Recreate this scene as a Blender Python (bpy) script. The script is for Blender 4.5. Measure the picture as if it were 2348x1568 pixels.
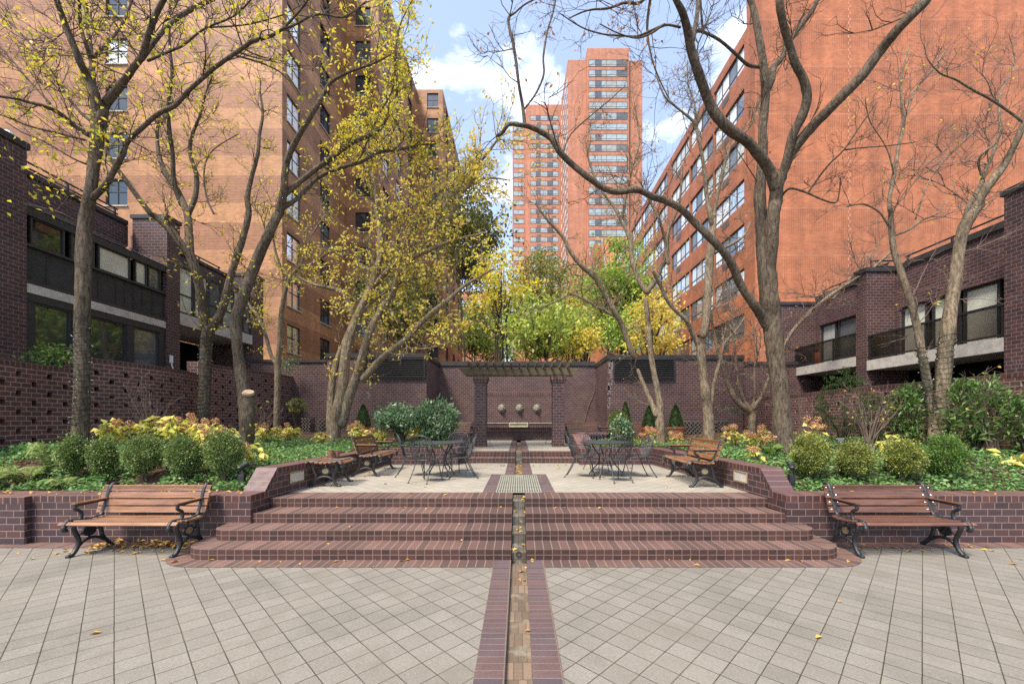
import bpy, math, random
import numpy as np
from mathutils import Vector, Matrix
R = math.radians
for o in list(bpy.data.objects): bpy.data.objects.remove(o, do_unlink=True)
sc = bpy.context.scene
col = sc.collection
# ---------------------------------------------------------------- camera
FV, CX, YH, H = 926.5, 1189.5, 963.0, 1.75          # focal length, axis and horizon in a 2348 px wide picture, eye height
cam = bpy.data.cameras.new('camera'); camo = bpy.data.objects.new('camera', cam); col.objects.link(camo)
cam.sensor_width = 36; cam.lens = 36*FV/2348
cam.shift_x = -(CX-1174)/2348; cam.shift_y = (YH-784)/2348
cam.clip_end = 3000; cam.clip_start = .05
camo.location = (0, 0, H); camo.rotation_euler = (R(90), 0, 0)
sc.camera = camo
# ---------------------------------------------------------------- sky, sun, exposure
SUN_EL, SUN_AZ = 58, 219       # azimuth measured from +Y clockwise: behind the camera, a little to the left
w = bpy.data.worlds.new('World'); sc.world = w; w.use_nodes = True
n = w.node_tree.nodes; l = w.node_tree.links; n.clear()
sky = n.new('ShaderNodeTexSky'); sky.sky_type = 'NISHITA'; sky.sun_disc = False
sky.sun_elevation = R(SUN_EL); sky.sun_rotation = R(SUN_AZ); sky.air_density = 1.0; sky.dust_density = .6; sky.ozone_density = 2.0
tc = n.new('ShaderNodeTexCoord')
mp = n.new('ShaderNodeMapping'); mp.inputs['Scale'].default_value = (1.0, 1.0, 2.2); mp.inputs['Location'].default_value = (.86, .2, .1)
no = n.new('ShaderNodeTexNoise'); no.inputs['Scale'].default_value = 3.2; no.inputs['Detail'].default_value = 9; no.inputs['Roughness'].default_value = .58
rp = n.new('ShaderNodeValToRGB'); rp.color_ramp.elements[0].position = .525; rp.color_ramp.elements[1].position = .72; rp.color_ramp.elements[0].color = (.13, .13, .13, 1)
mx = n.new('ShaderNodeMixRGB'); mx.inputs[2].default_value = (7.8, 8.1, 8.6, 1)
bg = n.new('ShaderNodeBackground'); bg.inputs['Strength'].default_value = .15
ou = n.new('ShaderNodeOutputWorld')
l.new(tc.outputs['Generated'], mp.inputs[0]); l.new(mp.outputs[0], no.inputs[0]); l.new(no.outputs[0], rp.inputs[0])
l.new(rp.outputs[0], mx.inputs[0]); l.new(sky.outputs[0], mx.inputs[1]); l.new(mx.outputs[0], bg.inputs[0]); l.new(bg.outputs[0], ou.inputs[0])
sl = bpy.data.lights.new('sun', 'SUN'); sl.energy = 3.6; sl.angle = R(14); sl.color = (1, .91, .78)
so = bpy.data.objects.new('sun', sl); col.objects.link(so); so.location = (0, -10, 60)
sd = Vector((math.sin(R(SUN_AZ))*math.cos(R(SUN_EL)), math.cos(R(SUN_AZ))*math.cos(R(SUN_EL)), math.sin(R(SUN_EL))))
so.rotation_euler = (-sd).to_track_quat('-Z', 'Y').to_euler()
vs = sc.view_settings; vs.view_transform = 'Standard'; vs.look = 'None'; vs.gamma = 1; vs.use_curve_mapping = False
vs.exposure = 1.12
sc.cycles.use_adaptive_sampling = True; sc.cycles.max_bounces = 6; sc.cycles.use_denoising = False
# ---------------------------------------------------------------- helpers
def at(x, y, Y): return Vector(((x-CX)*Y/FV, Y, H-(y-YH)*Y/FV))
def px(p): return (CX+FV*p[0]/p[1], YH-FV*(p[2]-H)/p[1])
def squash(x): return 1/math.sqrt(1+((x-CX)/FV)**2)
def tag(o, label=None, cat=None, group=None, kind=None):
    if label and not kind: kind = "thing"
    if label: o['label'] = label
    if cat: o['category'] = cat
    if group: o['group'] = group
    if kind: o['kind'] = kind
    return o
def empty(name, loc=(0, 0, 0), rz=0, label=None, cat=None, group=None):
    o = bpy.data.objects.new(name, None); col.objects.link(o); o.location = loc; o.rotation_euler = (0, 0, rz)
    o.empty_display_size = .1
    return tag(o, label, cat, group)
def kids(o): return [c for c in bpy.data.objects if c.parent == o]
def copy_tree(o, parent=None):
    c = o.copy(); col.objects.link(c); c.parent = parent
    for ch in kids(o): copy_tree(ch, c)
    return c
class MB:
    def __init__(s): s.v = []; s.f = []; s.uv = {}; s.mi = {}; s.M = None; s.cur = 0
    def add(s, pts, faces, uvs=None):
        b = len(s.v)
        if s.M is not None: pts = [s.M @ Vector(p) for p in pts]
        s.v += [tuple(p) for p in pts]
        for i, f in enumerate(faces):
            k = len(s.f)
            if uvs: s.uv[k] = uvs[i]
            if s.cur: s.mi[k] = s.cur
            s.f.append(tuple(b+j for j in f))
    def quad(s, a, b, c, d, uv=None): s.add([a, b, c, d], [(0, 1, 2, 3)], [uv] if uv else None)
    def box(s, x0, x1, y0, y1, z0, z1):
        p = [(x0, y0, z0), (x1, y0, z0), (x1, y1, z0), (x0, y1, z0), (x0, y0, z1), (x1, y0, z1), (x1, y1, z1), (x0, y1, z1)]
        s.add(p, [(0, 3, 2, 1), (4, 5, 6, 7), (0, 1, 5, 4), (1, 2, 6, 5), (2, 3, 7, 6), (3, 0, 4, 7)])
    def prism(s, poly, z0, z1):
        n = len(poly)
        s.add([(p[0], p[1], z0) for p in poly]+[(p[0], p[1], z1) for p in poly],
              [tuple(range(n))[::-1], tuple(range(n, 2*n))]+[(i, (i+1) % n, n+(i+1) % n, n+i) for i in range(n)])
    def extrude(s, poly, axis, a, b):      # polygon in the plane across an axis, extruded along it
        f = {'x': lambda p, t: (t, p[0], p[1]), 'y': lambda p, t: (p[0], t, p[1])}[axis]; n = len(poly)
        s.add([f(p, a) for p in poly]+[f(p, b) for p in poly],
              [tuple(range(n)), tuple(range(n, 2*n))[::-1]]+[((i+1) % n, i, n+i, n+(i+1) % n) for i in range(n)])
    def tube(s, path, rad, n=6, flat=1.0, cap=True, rnd=False):
        P = [Vector(p) for p in path]
        if not hasattr(rad, '__len__'): rad = [rad]*len(P)
        if rnd:
            t0 = (P[0]-P[1]).normalized(); t1 = (P[-1]-P[-2]).normalized(); r0, r1 = rad[0], rad[-1]
            P = [P[0]+t0*r0*.9, P[0]+t0*r0*.6]+P; rad = [r0*.3, r0*.8]+list(rad)
            if rnd != 2: P += [P[-1]+t1*r1*.6, P[-1]+t1*r1*.9]; rad += [r1*.8, r1*.3]
        up = None; V = []
        for i, p in enumerate(P):
            t = (P[min(i+1, len(P)-1)]-P[max(i-1, 0)])
            if t.length < 1e-9: t = Vector((0, 0, 1))
            t.normalize()
            if up is None:
                up = Vector((1, 0, 0)) if abs(t.x) < .8 else Vector((0, 1, 0))
            x = (up-t*up.dot(t))
            if x.length < 1e-6: x = t.orthogonal()
            x.normalize(); up = x; y = t.cross(x)
            for k in range(n):
                a = 2*math.pi*k/n; q = 1
                if rnd and rad[i] > .05: q = 1+.05*math.sin(3*a+i*.31+p.x*2)+.035*math.sin(7*a-i*.5)+random.uniform(-.03, .03)
                V.append(p+(x*math.cos(a)+y*math.sin(a)*flat)*rad[i]*q)
        F = []; U = []
        for i in range(len(P)-1):
            for k in range(n):
                F.append((i*n+k, i*n+(k+1) % n, (i+1)*n+(k+1) % n, (i+1)*n+k))
        if cap and n > 3: F.append(tuple(range(n))[::-1]); F.append(tuple((len(P)-1)*n+k for k in range(n)))
        s.add(V, F)
    def lathe(s, prof, c=(0, 0, 0), n=20, sx=1, sy=1):
        V = []; F = []
        for r, z in prof:
            for k in range(n):
                a = 2*math.pi*k/n; V.append((c[0]+r*math.cos(a)*sx, c[1]+r*math.sin(a)*sy, c[2]+z))
        for i in range(len(prof)-1):
            for k in range(n): F.append((i*n+k, i*n+(k+1) % n, (i+1)*n+(k+1) % n, (i+1)*n+k))
        F.append(tuple(range(n))[::-1]); F.append(tuple((len(prof)-1)*n+k for k in range(n)))
        s.add(V, F)
    def build(s, name, mat, parent=None, smooth=False, loc=None, bevel=0, mats=None):
        me = bpy.data.meshes.new(name); me.from_pydata(s.v, [], s.f)
        uvl = me.uv_layers.new(name='UVMap'); V = s.v; uv = []
        for k, f in enumerate(s.f):
            if k in s.uv: 
                for t in s.uv[k]: uv += [t[0], t[1]]
                continue
            a, b, c = V[f[0]], V[f[1]], V[f[-1]]
            e1 = (b[0]-a[0], b[1]-a[1], b[2]-a[2]); e2 = (c[0]-a[0], c[1]-a[1], c[2]-a[2])
            nx, ny, nz = e1[1]*e2[2]-e1[2]*e2[1], e1[2]*e2[0]-e1[0]*e2[2], e1[0]*e2[1]-e1[1]*e2[0]
            q = math.hypot(nx, ny); L = math.sqrt(nx*nx+ny*ny+nz*nz)+1e-12
            if q/L < .35:
                for i in f: uv += [V[i][0], V[i][1]]
            else:
                tx, ty = -ny/q, nx/q
                for i in f: uv += [V[i][0]*tx+V[i][1]*ty, V[i][2]]
        uvl.data.foreach_set('uv', uv)
        me.materials.append(mat)
        for m2 in (mats or []): me.materials.append(m2)
        for k, i in s.mi.items(): me.polygons[k].material_index = i
        if smooth: me.polygons.foreach_set('use_smooth', [True]*len(me.polygons))
        me.update()
        o = bpy.data.objects.new(name, me); col.objects.link(o)
        if parent: o.parent = parent
        if loc: o.location = loc
        if bevel:
            b = o.modifiers.new('bevel', 'BEVEL'); b.width = bevel; b.segments = 2; b.limit_method = 'ANGLE'
        return o
def leaves(name, P, D, N, L, W, mat, parent=None, fold=.25, curl=.0):
    """many small leaves in one mesh: base, side, tip, side, folded along the middle"""
    P = np.asarray(P, float); D = np.asarray(D, float); N = np.asarray(N, float); L = np.asarray(L, float)[:, None]; W = np.asarray(W, float)[:, None]
    D /= np.linalg.norm(D, axis=1)[:, None]+1e-9
    S = np.cross(D, N); S /= np.linalg.norm(S, axis=1)[:, None]+1e-9
    U = np.cross(S, D)
    m = P+D*L*.45
    V = np.stack([P, m+S*W*.5+U*W*fold, P+D*L-U*L*curl, m-S*W*.5+U*W*fold], 1).reshape(-1, 3)
    k = len(P)
    me = bpy.data.meshes.new(name)
    me.vertices.add(4*k); me.vertices.foreach_set('co', V.ravel())
    me.loops.add(4*k); me.loops.foreach_set('vertex_index', np.arange(4*k, dtype=np.int32))
    me.polygons.add(k); me.polygons.foreach_set('loop_start', np.arange(0, 4*k, 4, dtype=np.int32)); 
    try: me.polygons.foreach_set('loop_total', np.full(k, 4, dtype=np.int32))
    except Exception: pass
    me.materials.append(mat); me.update(calc_edges=True); me.validate()
    o = bpy.data.objects.new(name, me); col.objects.link(o)
    if parent: o.parent = parent
    return o
def rdir(rng, n, up=0.0):
    d = rng.normal(size=(n, 3)); d[:, 2] += up; return d/np.linalg.norm(d, axis=1)[:, None]
# ---------------------------------------------------------------- materials
def base(name, rough=.6, spec=.4):
    m = bpy.data.materials.new(name); m.use_nodes = True
    b = m.node_tree.nodes['Principled BSDF']; b.inputs['Roughness'].default_value = rough
    b.inputs['Specular IOR Level'].default_value = spec
    return m, m.node_tree.nodes, m.node_tree.links, b
def c4(c): return (c[0], c[1], c[2], 1)
def mul(n, l, a, b, f=1.0):
    x = n.new('ShaderNodeMixRGB'); x.blend_type = 'MULTIPLY'; x.inputs[0].default_value = f
    l.new(a, x.inputs[1])
    if hasattr(b, 'links') or hasattr(b, 'is_linked'): l.new(b, x.inputs[2])
    else: x.inputs[2].default_value = c4(b)
    return x.outputs[0]
def noise(n, l, vec, scale, detail=4, lo=.3, hi=.7, c0=(0, 0, 0), c1=(1, 1, 1), rough=.6):
    t = n.new('ShaderNodeTexNoise'); t.inputs['Scale'].default_value = scale; t.inputs['Detail'].default_value = detail; t.inputs['Roughness'].default_value = rough
    if vec is not None: l.new(vec, t.inputs['Vector'])
    r = n.new('ShaderNodeValToRGB'); r.color_ramp.elements[0].position = lo; r.color_ramp.elements[1].position = hi
    r.color_ramp.elements[0].color = c4(c0); r.color_ramp.elements[1].color = c4(c1)
    l.new(t.outputs[0], r.inputs[0]); return r.outputs[0]
def mathn(n, l, op, a, b=None):
    x = n.new('ShaderNodeMath'); x.operation = op
    for i, q in enumerate((a, b)):
        if q is None: continue
        if isinstance(q, (int, float)): x.inputs[i].default_value = q
        else: l.new(q, x.inputs[i])
    return x.outputs[0]
def mixc(n, l, f, a, b):
    x = n.new('ShaderNodeMixRGB')
    if isinstance(f, (int, float)): x.inputs[0].default_value = f
    else: l.new(f, x.inputs[0])
    for i, q in ((1, a), (2, b)):
        if isinstance(q, tuple): x.inputs[i].default_value = c4(q)
        else: l.new(q, x.inputs[i])
    return x.outputs[0]
def brick_mat(name, c1, c2, mortar, bw=.2, bh=.0966, ms=.007, off=.5, rough=.55, bump=.35, var=.35, rot=0, loc=(0, 0), moss=None, band=None, stain=None, spec=.35, third=None, speck=0, streak=0):
    m, n, l, b = base(name, rough, spec)
    uv = n.new('ShaderNodeUVMap'); uv.uv_map = 'UVMap'
    mp = n.new('ShaderNodeMapping'); mp.inputs['Rotation'].default_value = (0, 0, rot); mp.inputs['Location'].default_value = (loc[0], loc[1], 0)
    l.new(uv.outputs[0], mp.inputs[0]); v = mp.outputs[0]
    # wobble the joints a little
    wn = n.new('ShaderNodeTexNoise'); wn.inputs['Scale'].default_value = 9; l.new(v, wn.inputs['Vector'])
    wv = n.new('ShaderNodeVectorMath'); wv.operation = 'MULTIPLY_ADD'; l.new(wn.outputs['Color'], wv.inputs[0]); wv.inputs[1].default_value = (.006, .006, 0); l.new(v, wv.inputs[2])
    t = n.new('ShaderNodeTexBrick'); l.new(wv.outputs[0], t.inputs['Vector'])
    t.offset = off; t.inputs['Scale'].default_value = 1; t.inputs['Brick Width'].default_value = bw; t.inputs['Row Height'].default_value = bh
    t.inputs['Mortar Size'].default_value = ms; t.inputs['Mortar Smooth'].default_value = .2; t.inputs['Bias'].default_value = 0
    t.inputs['Color1'].default_value = (0, 0, 0, 1); t.inputs['Color2'].default_value = (1, 1, 1, 1); t.inputs['Mortar'].default_value = (.5, .5, .5, 1)
    r = n.new('ShaderNodeValToRGB'); r.color_ramp.elements[0].color = c4(c1); r.color_ramp.elements[1].color = c4(c2)
    if third:
        e = r.color_ramp.elements.new(.5); e.color = c4(third)
    l.new(t.outputs['Color'], r.inputs[0])
    cb = r.outputs[0]
    if band: cb = band(n, l, uv.outputs[0], cb)
    mo = mortar
    if moss:
        mo = mixc(n, l, noise(n, l, v, 1.3, 3, .5, .62), mortar, moss)
    cc = mixc(n, l, t.outputs['Fac'], cb, mo)
    cc = mul(n, l, cc, noise(n, l, v, 1.1, 5, .25, .75, (1-var,)*3, (1+var*.3,)*3))
    cc = mul(n, l, cc, noise(n, l, v, 45, 3, .3, .7, (1-var*.5,)*3, (1.05,)*3))
    if streak:
        sm_ = n.new('ShaderNodeMapping'); sm_.inputs['Scale'].default_value = (1.3, .07, 1); l.new(uv.outputs[0], sm_.inputs[0])
        cc = mul(n, l, cc, noise(n, l, sm_.outputs[0], 1.0, 6, .3, .65, (1-streak, 1-streak, 1-streak), (1.06,)*3))
        sm2 = n.new('ShaderNodeMapping'); sm2.inputs['Scale'].default_value = (.12, .3, 1); l.new(uv.outputs[0], sm2.inputs[0])
        cc = mul(n, l, cc, noise(n, l, sm2.outputs[0], 1.0, 4, .3, .7, (1-streak*.7,)*3, (1.08, 1.06, 1.04)))
    if speck:
        vo = n.new('ShaderNodeTexNoise'); vo.inputs['Scale'].default_value = 130; vo.inputs['Detail'].default_value = 2; l.new(v, vo.inputs['Vector'])
        rr = n.new('ShaderNodeValToRGB'); rr.color_ramp.elements[0].position = .66; rr.color_ramp.elements[1].position = .72; l.new(vo.outputs[0], rr.inputs[0])
        f = mathn(n, l, 'MULTIPLY', rr.outputs[0], speck)
        cc = mixc(n, l, f, cc, (.75, .74, .7))
    if stain:
        cc = mixc(n, l, mathn(n, l, 'MULTIPLY', noise(n, l, v, stain[1], 6, stain[2], stain[2]+.12), stain[3]), cc, stain[0])
    l.new(cc, b.inputs['Base Color'])
    bp = n.new('ShaderNodeBump'); bp.inputs['Strength'].default_value = bump; bp.inputs['Distance'].default_value = .01
    hgt = mathn(n, l, 'ADD', mathn(n, l, 'MULTIPLY', t.outputs['Fac'], -1), mathn(n, l, 'MULTIPLY', noise(n, l, v, 60, 3), .25))
    l.new(hgt, bp.inputs['Height']); l.new(bp.outputs[0], b.inputs['Normal'])
    l.new(noise(n, l, v, 7, 3, .2, .8, (rough-.13,)*3, (min(1, rough+.15),)*3), b.inputs['Roughness'])
    return m
def plain(name, c, rough=.6, spec=.4, var=.2, scale=8, metal=0, bump=0, bscale=40, coat=0):
    m, n, l, b = base(name, rough, spec)
    tc = n.new('ShaderNodeTexCoord'); v = tc.outputs['Object']
    k0 = tuple(x*(1-var) for x in c); k1 = tuple(min(1, x*(1+var)) for x in c)
    l.new(noise(n, l, v, scale, 5, .3, .7, k0, k1), b.inputs['Base Color'])
    b.inputs['Metallic'].default_value = metal; b.inputs['Coat Weight'].default_value = coat
    if bump:
        bp = n.new('ShaderNodeBump'); bp.inputs['Strength'].default_value = bump; bp.inputs['Distance'].default_value = .02
        l.new(noise(n, l, v, bscale, 4), bp.inputs['Height']); l.new(bp.outputs[0], b.inputs['Normal'])
    return m
def leaf_mat(name, cols, trans=.35, rough=.5):
    m = bpy.data.materials.new(name); m.use_nodes = True; n = m.node_tree.nodes; l = m.node_tree.links
    b = n['Principled BSDF']; b.inputs['Roughness'].default_value = rough; b.inputs['Specular IOR Level'].default_value = .35
    g = n.new('ShaderNodeNewGeometry'); r = n.new('ShaderNodeValToRGB'); r.color_ramp.interpolation = 'LINEAR'
    e = r.color_ramp.elements
    e[0].color = c4(cols[0]); e[1].color = c4(cols[-1])
    for i in range(1, len(cols)-1):
        q = e.new(i/(len(cols)-1)); q.color = c4(cols[i])
    l.new(g.outputs['Random Per Island'], r.inputs[0]); l.new(r.outputs[0], b.inputs['Base Color'])
    t = n.new('ShaderNodeBsdfTranslucent'); l.new(r.outputs[0], t.inputs[0])
    x = n.new('ShaderNodeMixShader'); x.inputs[0].default_value = trans
    l.new(b.outputs[0], x.inputs[1]); l.new(t.outputs[0], x.inputs[2]); l.new(x.outputs[0], n['Material Output'].inputs[0])
    return m
def wood(name, c, dark, rough=.35, axis=0):
    m, n, l, b = base(name, rough, .5)
    tc = n.new('ShaderNodeTexCoord'); mp = n.new('ShaderNodeMapping')
    s = [14, 14, 14]; s[axis] = 1.1; mp.inputs['Scale'].default_value = s
    oi = n.new('ShaderNodeObjectInfo')
    ad = n.new('ShaderNodeVectorMath'); ad.operation = 'ADD'; l.new(tc.outputs['Object'], ad.inputs[0]); l.new(oi.outputs['Random'], ad.inputs[1])
    l.new(ad.outputs[0], mp.inputs[0])
    a = noise(n, l, mp.outputs[0], 2.0, 6, .3, .72, dark, c, .65)
    a = mul(n, l, a, noise(n, l, mp.outputs[0], 9, 3, .3, .7, (.8,)*3, (1.08,)*3))
    l.new(a, b.inputs['Base Color'])
    bp = n.new('ShaderNodeBump'); bp.inputs['Strength'].default_value = .15; l.new(noise(n, l, mp.outputs[0], 8, 3), bp.inputs['Height']); l.new(bp.outputs[0], b.inputs['Normal'])
    return m
def bark_mat(name, c, dark):
    m, n, l, b = base(name, .85, .2)
    tc = n.new('ShaderNodeTexCoord'); mp = n.new('ShaderNodeMapping'); mp.inputs['Scale'].default_value = (11, 11, 2.6); l.new(tc.outputs['Object'], mp.inputs[0])
    a = noise(n, l, mp.outputs[0], 2.2, 8, .38, .60, dark, c, .75)
    a = mul(n, l, a, noise(n, l, tc.outputs['Object'], 1.3, 4, .3, .7, (.75, .75, .72), (1.15, 1.12, 1.05)))
    l.new(a, b.inputs['Base Color'])
    bp = n.new('ShaderNodeBump'); bp.inputs['Strength'].default_value = .9; bp.inputs['Distance'].default_value = .03
    l.new(noise(n, l, mp.outputs[0], 2.4, 8, .25, .75, rough=.7), bp.inputs['Height']); l.new(bp.outputs[0], b.inputs['Normal'])
    return m
def glass(name, c, rough=.04, spec=.7):
    m, n, l, b = base(name, rough, spec)
    tc = n.new('ShaderNodeTexCoord')
    l.new(noise(n, l, tc.outputs['Object'], .9, 3, .3, .7, tuple(x*.6 for x in c), c), b.inputs['Base Color'])
    b.inputs['Coat Weight'].default_value = .6; b.inputs['Coat Roughness'].default_value = .02
    return m
MORT = (.25, .165, .135)
M = {}
M['brick'] = brick_mat('dark_brick', (.052, .032, .035), (.098, .045, .041), MORT, third=(.070, .039, .042), ms=.006)
M['gbrick'] = brick_mat('lightened_garden_brick', (.085, .047, .046), (.15, .066, .057), (.40, .265, .21), third=(.112, .057, .055), ms=.007)  # dark brick made redder and lightened to offset shade on the left wall
M['brickn'] = brick_mat('dark_brick_fine_joint', (.055, .033, .036), (.108, .05, .046), (.21, .14, .12), third=(.074, .041, .043), ms=.009)
M['header'] = brick_mat('header_brick', (.062, .03, .03), (.12, .045, .035), MORT, bw=.105, bh=.1, off=0, third=(.085, .038, .036))
M['riser'] = brick_mat('shaded_riser_brick', (.042, .023, .020), (.085, .038, .031), (.19, .125, .095), bw=.108, bh=.0692, off=0, third=(.08, .035, .031), ms=.006, stain=((.5, .45, .4), 3.5, .66, .5))  # same brick as the treads, with the risers' shade mixed into the colour
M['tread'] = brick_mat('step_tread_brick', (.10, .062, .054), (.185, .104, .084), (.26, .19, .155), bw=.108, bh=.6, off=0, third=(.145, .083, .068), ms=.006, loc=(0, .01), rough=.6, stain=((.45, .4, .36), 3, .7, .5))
M['edge'] = brick_mat('channel_edging_brick', (.09, .07, .078), (.15, .09, .082), (.19, .135, .105), bw=.6, bh=.083, off=0, third=(.12, .08, .082), ms=.006, loc=(.3, 0))
M['chan'] = brick_mat('channel_bed_brick', (.14, .105, .07), (.25, .175, .12), (.11, .085, .06), bw=.066, bh=.2, off=.5, third=(.19, .135, .095), ms=.004, stain=((.34, .31, .24), 3, .55, .5))
M['paver'] = brick_mat('plaza_paver', (.208, .187, .157), (.246, .222, .187), (.046, .038, .027), bw=.1965, bh=.1965, ms=.004, off=0, rough=.8, rot=R(45), moss=(.055, .062, .015), var=.38, bump=.4, speck=.42, stain=((.12, .105, .08), 1.1, .52, .55), third=(.226, .203, .17))
M['paver2'] = brick_mat('terrace_paver', (.30, .268, .215), (.335, .30, .24), (.10, .082, .06), bw=.1965, bh=.1965, ms=.004, off=0, rough=.8, rot=R(45), var=.2, bump=.2, speck=.25, third=(.318, .285, .228))
def band_left(n, l, uv, c):
    s = n.new('ShaderNodeSeparateXYZ'); l.new(uv, s.inputs[0])
    q = mathn(n, l, 'MODULO', mathn(n, l, 'ADD', s.outputs[1], 280.0-.65), 2.8)
    f = mathn(n, l, 'GREATER_THAN', q, 1.62)
    return mixc(n, l, f, c, mul(n, l, c, (1.55, 1.8, 1.7)))
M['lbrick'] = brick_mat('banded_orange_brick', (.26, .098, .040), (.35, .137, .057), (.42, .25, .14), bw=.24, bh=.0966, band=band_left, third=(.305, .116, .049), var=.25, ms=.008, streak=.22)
def band_right(n, l, uv, c):
    s = n.new('ShaderNodeSeparateXYZ'); l.new(uv, s.inputs[0])
    q = mathn(n, l, 'MODULO', mathn(n, l, 'ADD', s.outputs[1], 280.0-.35), 2.8)
    rib = mathn(n, l, 'MULTIPLY', mathn(n, l, 'LESS_THAN', mathn(n, l, 'MODULO', mathn(n, l, 'ADD', s.outputs[0], 300.0), .135), .045), mathn(n, l, 'GREATER_THAN', q, 1.25))
    c = mixc(n, l, mathn(n, l, 'MULTIPLY', rib, .4), c, mul(n, l, c, (.45, .42, .42)))
    return mixc(n, l, mathn(n, l, 'MULTIPLY', mathn(n, l, 'GREATER_THAN', q, 2.755), .4), c, (.66, .36, .24))
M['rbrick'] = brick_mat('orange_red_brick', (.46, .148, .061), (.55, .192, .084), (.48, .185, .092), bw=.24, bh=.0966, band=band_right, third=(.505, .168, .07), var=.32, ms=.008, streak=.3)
M['tbrick'] = brick_mat('tower_brick', (.44, .165, .088), (.50, .20, .115), (.48, .23, .15), bw=.6, bh=.3, var=.2, ms=.02, streak=.25)
M['stone'] = plain('pale_stone', (.42, .38, .33), .8, .2, .2, 6, bump=.2)
M['coping'] = plain('dark_metal_coping', (.03, .026, .025), .6, .4, .3, 3)
M['black'] = plain('black_iron', (.016, .016, .018), .42, .5, .3, 20, bump=.2, bscale=60)
M['panel'] = plain('dark_bronze_panel', (.028, .027, .026), .6, .35, .25, 4)
M['frame'] = plain('dark_window_frame', (.03, .028, .028), .5, .4, .2, 5)
M['bronze'] = plain('bronze_window_frame', (.10, .075, .06), .5, .4, .2, 5)
M['gl_dark'] = glass('dark_glass', (.02, .023, .022))
M['gl_green'] = glass('greenish_glass', (.035, .045, .035))
M['gl_blind'] = glass('glass_over_blind', (.62, .62, .52), .12, .5)
M['gl_curt'] = glass('glass_over_curtain', (.36, .37, .34), .1, .5)
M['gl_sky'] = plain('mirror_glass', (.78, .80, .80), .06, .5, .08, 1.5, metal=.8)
M['gl_painted_sky'] = plain('painted_sky_reflection', (.72, .74, .75), .12, .6, .12, .7, coat=.5)  # white reflection of the sky put into the pane colour
M['gl_tower'] = glass('tower_glass', (.36, .42, .43), .05, .8)
M['gl_slate'] = glass('slate_glass', (.10, .11, .12), .05, .8)
M['screen'] = glass('smoked_balustrade', (.03, .026, .026), .15, .5)
_n = M['screen'].node_tree.nodes; _l = M['screen'].node_tree.links; _t = _n.new('ShaderNodeBsdfTransparent'); _t.inputs[0].default_value = (.75, .72, .7, 1); _x = _n.new('ShaderNodeMixShader'); _x.inputs[0].default_value = .68
_l.new(_n['Principled BSDF'].outputs[0], _x.inputs[1]); _l.new(_t.outputs[0], _x.inputs[2]); _l.new(_x.outputs[0], _n['Material Output'].inputs[0])
M['wood'] = wood('oiled_teak', (.36, .175, .085), (.14, .06, .028))
M['woodr'] = wood('red_brown_teak', (.18, .078, .045), (.07, .028, .017))
M['woodo'] = wood('weathered_pergola_oak', (.16, .125, .07), (.07, .052, .028), .8)
M['stud'] = plain('steel_stud', (.34, .34, .33), .3, .5, .1, 5, metal=1)
M['medal'] = plain('brass_medallion', (.35, .27, .15), .4, .5, .4, 60, metal=.6)
M['brass'] = plain('pale_brass', (.46, .41, .27), .4, .5, .2, 4, metal=.3)
M['grate'] = plain('olive_grate', (.27, .265, .21), .6, .4, .2, 20)
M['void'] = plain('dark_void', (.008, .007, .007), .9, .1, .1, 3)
M['lion'] = plain('weathered_cast_stone', (.19, .175, .135), .8, .2, .45, 14, bump=.3)
M['soil'] = plain('soil_and_mulch', (.10, .062, .042), .95, .1, .5, 30, bump=.8, bscale=60)
M['terra'] = plain('terracotta', (.42, .14, .065), .7, .3, .2, 7)
M['asphalt'] = plain('city_ground', (.10, .095, .09), .9, .2, .2, 2)
M['cut'] = plain('fresh_cut_wood', (.42, .30, .19), .8, .2, .25, 14)
M['conc'] = plain('grey_concrete', (.115, .10, .086), .85, .2, .35, 10, bump=.4)
M['rust'] = plain('rusty_iron', (.17, .075, .045), .7, .3, .35, 25)
M['bark'] = bark_mat('grey_brown_bark', (.30, .235, .165), (.10, .074, .05))
M['barkd'] = bark_mat('dark_bark', (.10, .077, .056), (.03, .022, .017))
M['barkm'] = bark_mat('brown_bark', (.165, .127, .092), (.045, .032, .024))
M['twig'] = plain('dry_twig', (.15, .105, .085), .8, .2, .25, 8)
M['wire'] = plain('green_wire', (.02, .03, .022), .6, .3, .2, 10)
M['bulb'] = plain('clear_bulb', (.7, .75, .72), .2, .6, .1, 10)
M['white'] = plain('white_metal', (.7, .7, .7), .5, .4, .1, 6)
M['lf_yel'] = leaf_mat('yellow_green_leaf', [(.42, .50, .04), (.78, .58, .05), (.55, .56, .05), (.85, .52, .06), (.34, .46, .05)], .5)
M['lf_gold'] = leaf_mat('golden_leaf', [(.84, .66, .11), (.62, .62, .10), (.86, .64, .13), (.74, .48, .08), (.44, .52, .08)], .5)
M['lf_rust'] = leaf_mat('rusty_leaf', [(.42, .15, .04), (.52, .24, .06), (.35, .10, .03), (.6, .33, .08)], .35)
M['lf_dark'] = leaf_mat('dark_green_leaf', [(.028, .06, .018), (.055, .10, .025), (.04, .075, .02), (.09, .12, .03)], .2)
M['lf_green'] = leaf_mat('fresh_green_leaf', [(.06, .14, .03), (.12, .22, .04), (.18, .27, .05), (.09, .17, .05)], .35)
M['lf_box'] = leaf_mat('box_leaf', [(.055, .10, .03), (.12, .185, .05), (.26, .32, .09), (.08, .135, .04)], .25)
M['lf_boxy'] = leaf_mat('yellowish_box_leaf', [(.08, .12, .028), (.19, .23, .05), (.36, .36, .08), (.13, .17, .04)], .25)
M['lf_cov'] = leaf_mat('ground_cover_leaf', [(.075, .17, .05), (.13, .25, .075), (.21, .34, .11), (.10, .20, .06)], .3)
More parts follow.
